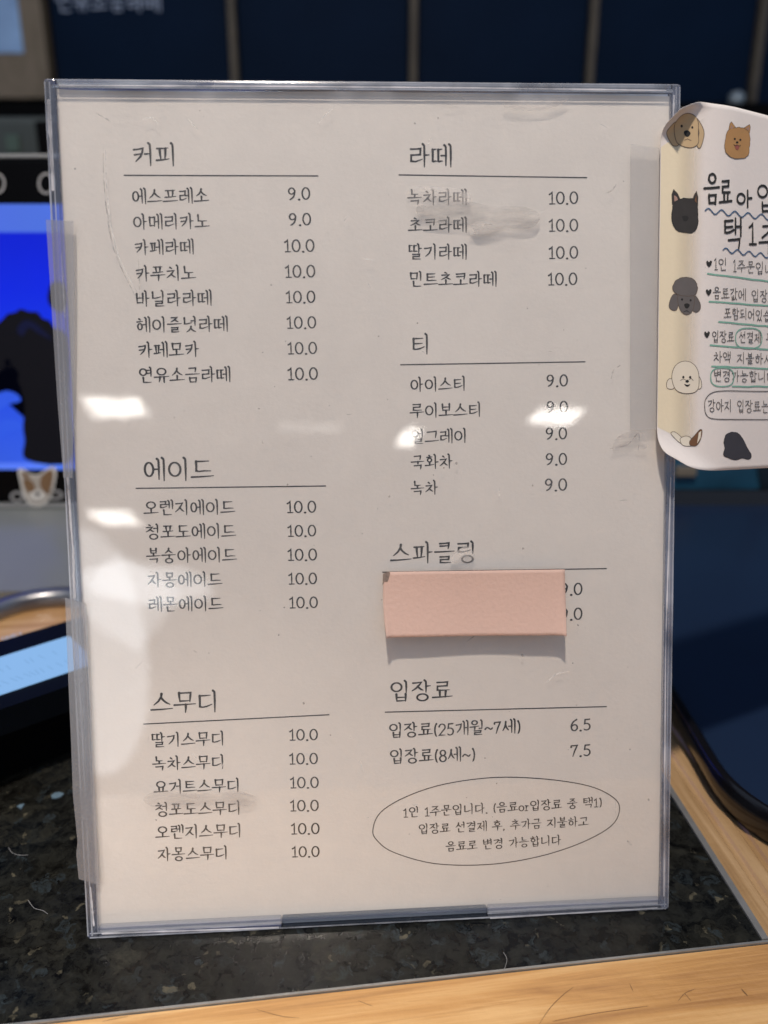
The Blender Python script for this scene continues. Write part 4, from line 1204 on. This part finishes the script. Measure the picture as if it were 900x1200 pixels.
def fade_right(m, x0, x1):
    n = m.node_tree.nodes; l = m.node_tree.links; p = n['Principled BSDF']
    t = n.new('ShaderNodeTexCoord'); sp = n.new('ShaderNodeSeparateXYZ'); r_ = n.new('ShaderNodeMapRange'); r_.interpolation_type = 'SMOOTHSTEP'
    r_.inputs['From Min'].default_value = x0; r_.inputs['From Max'].default_value = x1; r_.inputs['To Min'].default_value = 1; r_.inputs['To Max'].default_value = 0
    l.new(t.outputs['Object'], sp.inputs[0]); l.new(sp.outputs['X'], r_.inputs['Value']); l.new(r_.outputs[0], p.inputs['Alpha'])
fade_right(M['yellow'], -0.0155, -0.003)
# the yellowed glued strip down the left of the notice
ik = Ink()
st = [(0.0002, 0.0160), (0.017, 0.008), (0.017, NH-0.004), (0.0002, NH-0.0150)]
ik.fill(st, fnn, 0.00004, 0, step=0.0015)
ik.build('yellowed_strip', M['yellow'], ND)

def nstroke(ik, px_pts, wpx, mi=0, closed=False, h=0.0002):
    q = [pst(*p) for p in px_pts]; ik.stroke(q, wpx/3500.0, fnn, h, mi, closed)
def nfill(ik, px_pts, mi=0, h=0.00012): ik.fill([pst(*p) for p in px_pts], fnn, h, mi, step=0.0012)
INKD = plain('marker_black', (0.035, 0.035, 0.035, 1), 0.6, spec=0.2)
DOGM = [plain('outline_brown', (0.10, 0.07, 0.05, 1), 0.8), plain('golden_fur', (0.52, 0.38, 0.22, 1), 0.8, noise=.06, scale=300), plain('ginger_fur', (0.42, 0.23, 0.09, 1), 0.8, noise=.08, scale=300),
        plain('black_fur', (0.030, 0.028, 0.028, 1), 0.8, noise=.2, scale=300), plain('grey_fur', (0.115, 0.105, 0.105, 1), 0.8, noise=.1, scale=300), plain('white_fur', (0.72, 0.66, 0.55, 1), 0.8),
        plain('brown_fur', (0.16, 0.075, 0.035, 1), 0.8), plain('slate_fur', (0.040, 0.040, 0.052, 1), 0.8, noise=.15, scale=300), plain('pure_black', (0.008, 0.008, 0.008, 1), 0.7), plain('pink_tongue', (0.30, 0.09, 0.07, 1), 0.8), plain('pale_ear', (0.36, 0.22, 0.18, 1), 0.8)]
def dog(label, shapes):
    ik = Ink(); hgt = 0.00010
    for sh in shapes:
        hgt += 0.000012
        kind, pts, mi = sh[0], sh[1], sh[2]
        if kind == 'f':
            nfill(ik, pts, mi, hgt)
            if len(sh) > 3: hgt += 0.000012; nstroke(ik, pts, sh[3], sh[4], True, hgt)
        elif kind == 's': nstroke(ik, pts, sh[3], mi, False, hgt)
    o = ik.build('dog_drawing', DOGM, ND); o['label'] = label
sm_ = lambda p: smooth(p, 4, True)
def fuzzy(pts, amp, seed):
    r_ = random.Random(seed); c_ = (sum(p[0] for p in pts)/len(pts), sum(p[1] for p in pts)/len(pts))
    return [(p[0]+(p[0]-c_[0])*amp*r_.uniform(-1, 1), p[1]+(p[1]-c_[1])*amp*r_.uniform(-1, 1)) for p in pts]
dog('golden long-eared dog face at the curled corner', [
    ('f', sm_([(792, 143), (786, 148), (781, 156), (785, 166), (789, 171), (795, 170), (794, 160), (791, 152)]), 1, .8, 0),
    ('f', sm_([(816, 139), (822, 147), (825, 157), (822, 170), (819, 174), (816, 168), (819, 156)]), 1, .8, 0),
    ('f', sm_([(790, 155), (791, 145), (798, 136), (806, 133), (814, 136), (818, 144), (818, 157), (818, 168), (811, 173), (801, 172), (793, 167)]), 1, .8, 0),
    ('f', ell(798.6, 148, 1.4, 1.7), 8), ('f', ell(811, 149.6, 1.2, 1.6), 8), ('f', sm_([(801.5, 154), (805.5, 153), (809, 156), (807, 160), (804, 160.5), (801.5, 157.5)]), 8),
    ('s', [(802, 164.5), (805.5, 163), (809.5, 165)], 0, .7)])
dog('ginger pointed-eared smiling dog face', [
    ('f', [(853.5, 153), (855, 145), (857, 143), (863, 151)], 2, .7, 0), ('f', [(870, 151), (878, 146), (879, 149), (878, 156)], 2, .7, 0),
    ('f', fuzzy(sm_([(853, 153), (859, 150), (866, 149.5), (873, 151), (878, 157), (878, 170), (876, 182), (868, 186), (858, 185), (851, 180), (849, 172), (850, 162)]), .03, 1), 2, .6, 0),
    ('f', [(855.5, 151), (856.5, 146.5), (859, 150.5)], 10), ('f', [(873.5, 151), (877.5, 148.5), (877, 153)], 10),
    ('f', ell(860.6, 163, 1.2, 1.3), 8), ('f', ell(867, 164, 1.2, 1.3), 8), ('f', ell(863.4, 167, 1.4, 1.2), 8),
    ('f', sm_([(860.5, 171), (863, 170), (866, 171.3), (864.4, 175.5), (862, 175.3)]), 9), ('s', [(859.2, 169.6), (861, 171.3), (863.3, 170), (865.6, 171.6), (867.3, 170.4)], 8, .6)])
dog('black pointed-eared dog face', [
    ('f', [(787.5, 240), (787, 228), (789.2, 222), (794, 227), (797.5, 235)], 3, .6, 0), ('f', [(811, 235), (813.5, 228), (816, 224), (817.8, 231), (817.5, 242)], 3, .6, 0),
    ('f', [(790, 236), (789.8, 229), (793, 231), (795, 236)], 10), ('f', [(813.5, 236), (815.6, 229), (816.2, 238)], 6),
    ('f', fuzzy(sm_([(789, 240), (795, 234), (803, 232.5), (811, 233), (816, 239), (817.5, 252), (817, 265), (812, 272), (803, 273), (793, 270), (788, 262), (787, 250)]), .03, 2), 3, .6, 8),
    ('f', sm_([(799, 254), (803.5, 253), (806.5, 255), (804.5, 259), (801, 259)]), 8)])
dog('grey curly poodle face', [
    ('f', sm_([(789, 345), (785, 352), (784, 360), (788, 364), (793, 363), (795, 354), (794, 346)]), 4, .6, 0), ('f', sm_([(815, 347), (820, 355), (820.5, 362), (816, 366), (811, 363), (811, 352)]), 4, .6, 0),
    ('f', sm_([(795, 345), (804, 343), (813, 346), (813, 358), (810, 366), (804, 369), (798, 365), (794.5, 356)]), 4, .6, 0),
    ('f', fuzzy(sm_([(788, 340), (790, 331), (797, 326), (806, 325), (814, 329), (817, 337), (815, 345), (807, 347), (796, 346)]), .03, 3), 4, .6, 0),
    ('f', ell(799, 351, 1.3, 1.3), 8), ('f', ell(809, 352, 1.2, 1.3), 8), ('f', sm_([(801.5, 357), (805, 355.5), (808, 357.5), (806, 361), (803, 361)]), 8), ('s', [(801, 365.5), (804.4, 364), (807.5, 366)], 8, .6)])
dog('white round dog face drawn in outline', [
    ('f', sm_([(789, 445), (784, 444), (781, 449), (782, 455), (788, 456), (791, 452)]), 5, .7, 0), ('f', sm_([(817, 440), (821, 445), (822, 453), (819, 456), (816, 452)]), 5, .7, 0),
    ('f', sm_([(787, 441), (791, 429), (800, 423.5), (810, 425), (817, 433), (819, 446), (817, 457), (809, 461), (797, 460), (790, 454)]), 5, .7, 0),
    ('f', ell(800.5, 442, 1.3, 1.5), 8), ('f', ell(808.5, 442, 1.3, 1.5), 8), ('f', ell(805, 446.8, 2.1, 1.7), 8), ('s', [(797, 446), (800, 444), (803, 445)], 0, .6), ('s', [(807, 444.5), (810, 443.5), (812, 446)], 0, .6), ('f', sm_([(801.5, 450), (805, 451), (808.5, 450.3), (806, 453), (803.5, 452.6)]), 8)])
dog('white and brown dog peeping over the lower curl', [
    ('f', sm_([(786, 508), (790, 506), (796, 510), (801, 516), (799, 520), (793, 516)]), 5, .7, 0),
    ('f', sm_([(797, 514), (804, 511), (810, 514), (814, 521), (806, 523), (799, 521)]), 5, .7, 0),
    ('f', sm_([(808, 517), (814, 510), (820, 503.5), (822.5, 505), (821, 514), (816, 522), (809, 522)]), 6, .7, 0),
    ('f', [(818.6, 507), (821.5, 505), (820.6, 513), (816.6, 520)], 5)])
dog('dark slate long-eared dog head', [
    ('f', fuzzy(sm_([(848, 517), (851, 509), (858, 506.5), (865, 508), (870, 514), (875, 524), (880.5, 534), (877, 538.5), (870, 537), (862, 539), (853, 536.5), (847.5, 533), (849, 525)]), .015, 4), 7, .6, 8)])

# handwriting on the notice
def hand(name, cells, pen, mat=INKD, seed=1):
    """cells: (character, left, top, right, bottom) in photo pixels"""
    global FN
    ik = Ink(); FN = fnn; r_ = random.Random(seed)
    for (ch, x0, y0, x1, y1) in cells:
        S = LAT[ch][1] if ch in LAT else hangul(ch, False)
        sx_ = 1/LAT[ch][0] if ch in LAT else 1.0; sy_ = 1.18 if ch in LAT else 1.0
        for s_ in S:
            if s_[0] == RING: pts = ell(s_[1], s_[2], s_[3], s_[4], 14); cl = True
            else: pts = s_; cl = False
            jx, jy = r_.uniform(-.02, .02), r_.uniform(-.02, .02)
            q = [(x0+(p[0]+jx)*sx_*(x1-x0), y1-(p[1]+jy)*sy_*(y1-y0)) for p in pts]
            nstroke(ik, q, pen, 0, cl)
    ik.build(name, mat, ND)
def run(text, x0, yc, adv, hgt, slope):
    out_ = []; x = x0
    for ch in text:
        a_ = LAT[ch][0]*1.05 if ch in LAT else 1.0
        if ch == ' ': x += adv*.55; continue
        yy = yc+(x-x0)*slope
        out_.append((ch, x, yy-hgt/2, x+adv*a_*.92, yy+hgt/2)); x += adv*a_
    return out_
hand('heading_text', [('음', 825, 203, 843, 238), ('료', 843, 208, 857, 241), ('아', 862, 223, 881, 242), ('입', 886, 215, 908, 247), ('장', 911, 222, 932, 252)], 2.9, seed=2)
hand('heading_text', [('택', 847, 255, 870, 291), ('1', 875, 261, 887, 287), ('주', 889, 262, 911, 296), ('문', 914, 266, 934, 300)], 2.9, seed=3)
small = plain('pen_black', (0.07, 0.065, 0.065, 1), 0.7)
hand('body_text', run('1인 1주문입니다', 836, 309, 10.6, 14, .10), 1.0, small, 4)
hand('body_text', run('음료값에 입장료가', 835, 343, 9.9, 14, .07), 1.0, small, 5)
hand('body_text', run('포함되어있습니다', 848, 367, 9.2, 13, .06), 1.0, small, 6)
hand('body_text', run('입장료 선결제 후', 834, 394, 8.9, 13, .03), 1.0, small, 7)
hand('body_text', run('차액 지불하시고', 836, 418, 10.6, 13, .05), 1.0, small, 8)
hand('body_text', run('변경가능합니다', 836, 440, 10.3, 13, .02), 1.0, small, 9)
hand('body_text', run('강아지 입장료는', 829, 475, 9.6, 14, .02), 1.0, small, 10)
green = plain('green_marker', (0.20, 0.42, 0.33, 1), 0.7); blue = plain('blue_marker', (0.06, 0.12, 0.22, 1), 0.7)
def wave(x0, y0, x1, y1, amp, per):
    ik = Ink(); n_ = int((x1-x0)/1.2)
    nstroke(ik, [(x0+(x1-x0)*i/n_, y0+(y1-y0)*i/n_-amp*math.sin(2*math.pi*(x1-x0)*i/n_/per)) for i in range(n_+1)], 1.6, 0); ik.build('wavy_line', blue, ND)
wave(826, 247, 930, 258, 3.0, 15.5); wave(847, 293, 930, 304, 2.6, 13.5)
for (x0, y0, x1, y1) in ((829, 321, 935, 334), (831, 353.5, 935, 361), (842, 377, 935, 386), (832, 404.5, 935, 412), (834, 429, 935, 434), (858, 453, 935, 453)):
    ik = Ink(); n_ = 12; r_ = random.Random(int(x0+y0))
    nstroke(ik, [(x0+(x1-x0)*i/n_, y0+(y1-y0)*i/n_+r_.uniform(-.35, .35)) for i in range(n_+1)], 2.0, 0, h=0.00015); ik.build('underline', green, ND)
def ringpx(cx, cy, rx, ry, wpx, mat, name):
    ik = Ink(); pts = [(cx+rx*math.copysign(abs(math.cos(a_))**.75, math.cos(a_)), cy+ry*math.copysign(abs(math.sin(a_))**.75, math.sin(a_))) for a_ in (2*math.pi*k/28 for k in range(28))]
    nstroke(ik, pts, wpx, 0, True); ik.build(name, mat, ND)
ringpx(877, 396.5, 15.5, 12, 1.5, green, 'ring_mark'); ringpx(846, 442, 13.5, 11, 1.5, green, 'ring_mark'); 
ik = Ink(); bx_ = smooth([(935, 459), (880, 458.5), (850, 458), (835, 460), (827, 467), (825.5, 477), (828, 487), (838, 491), (870, 491.5), (935, 492)], 4); nstroke(ik, bx_, 1.0, 0); ik.build('text_frame', small, ND)
for (u, v) in ((830.5, 309), (830, 342.5), (828, 392)):
    ik = Ink(); nfill(ik, sm_([(u, v-1.6), (u+1.6, v-3.6), (u+3.4, v-2.4), (u+2.6, v+1), (u+.2, v+4), (u-2.2, v+1.4), (u-3.2, v-2), (u-1.6, v-3.4)]), 0, 0.0002); ik.build('heart_mark', INKD, ND)

# ------------------------------------------------------------------ bits on the granite
M['lint'] = plain('lint', (0.26, 0.26, 0.26, 1), 0.8)
for i, (pts, lb) in enumerate((([(10, 993), (14, 999), (22, 1002), (33, 1002)], 'thin pale hair lying on the granite near the left edge of the picture'),
                               ([(33, 1055), (40, 1064), (50, 1067), (56, 1071)], 'thin pale hair lying on the granite left of the bottom corner of the menu holder'),
                               ([(590, 1116), (594, 1124), (592, 1133), (589, 1138)], 'thin curly hair on the granite below the menu holder'))):
    q = [ground(u, v, 0.0004) for u, v in smooth(pts, 4)]
    mb = MBuf(); mb.tube(q, 0.0001, 5)
    o = mb.build('hair', M['lint']); tag(o, lb, 'hair', 'hairs on the granite')
M['scrap'] = plain('foil_scrap', (0.13, 0.20, 0.26, 1), 0.3, noise=0.6, scale=900)
for (pts, lb, zz) in (([(60, 933), (64, 930), (70, 929), (75, 931), (72, 934), (66, 936), (61, 936)], 'small bluish shiny scrap on the granite by the left edge of the holder', .0006),
                      ([(20, 946), (24, 944), (29, 943), (27, 946), (25, 949)], 'tiny pale crumb on the granite under the card reader', .0008)):
    q = [ground(u, v, 0.0001) for u, v in pts]
    mb = MBuf(); prism(mb, [(p.x, p.y) for p in q][::-1], 0.0001, zz); o = mb.build('scrap', M['scrap']); tag(o, lb, 'scrap')
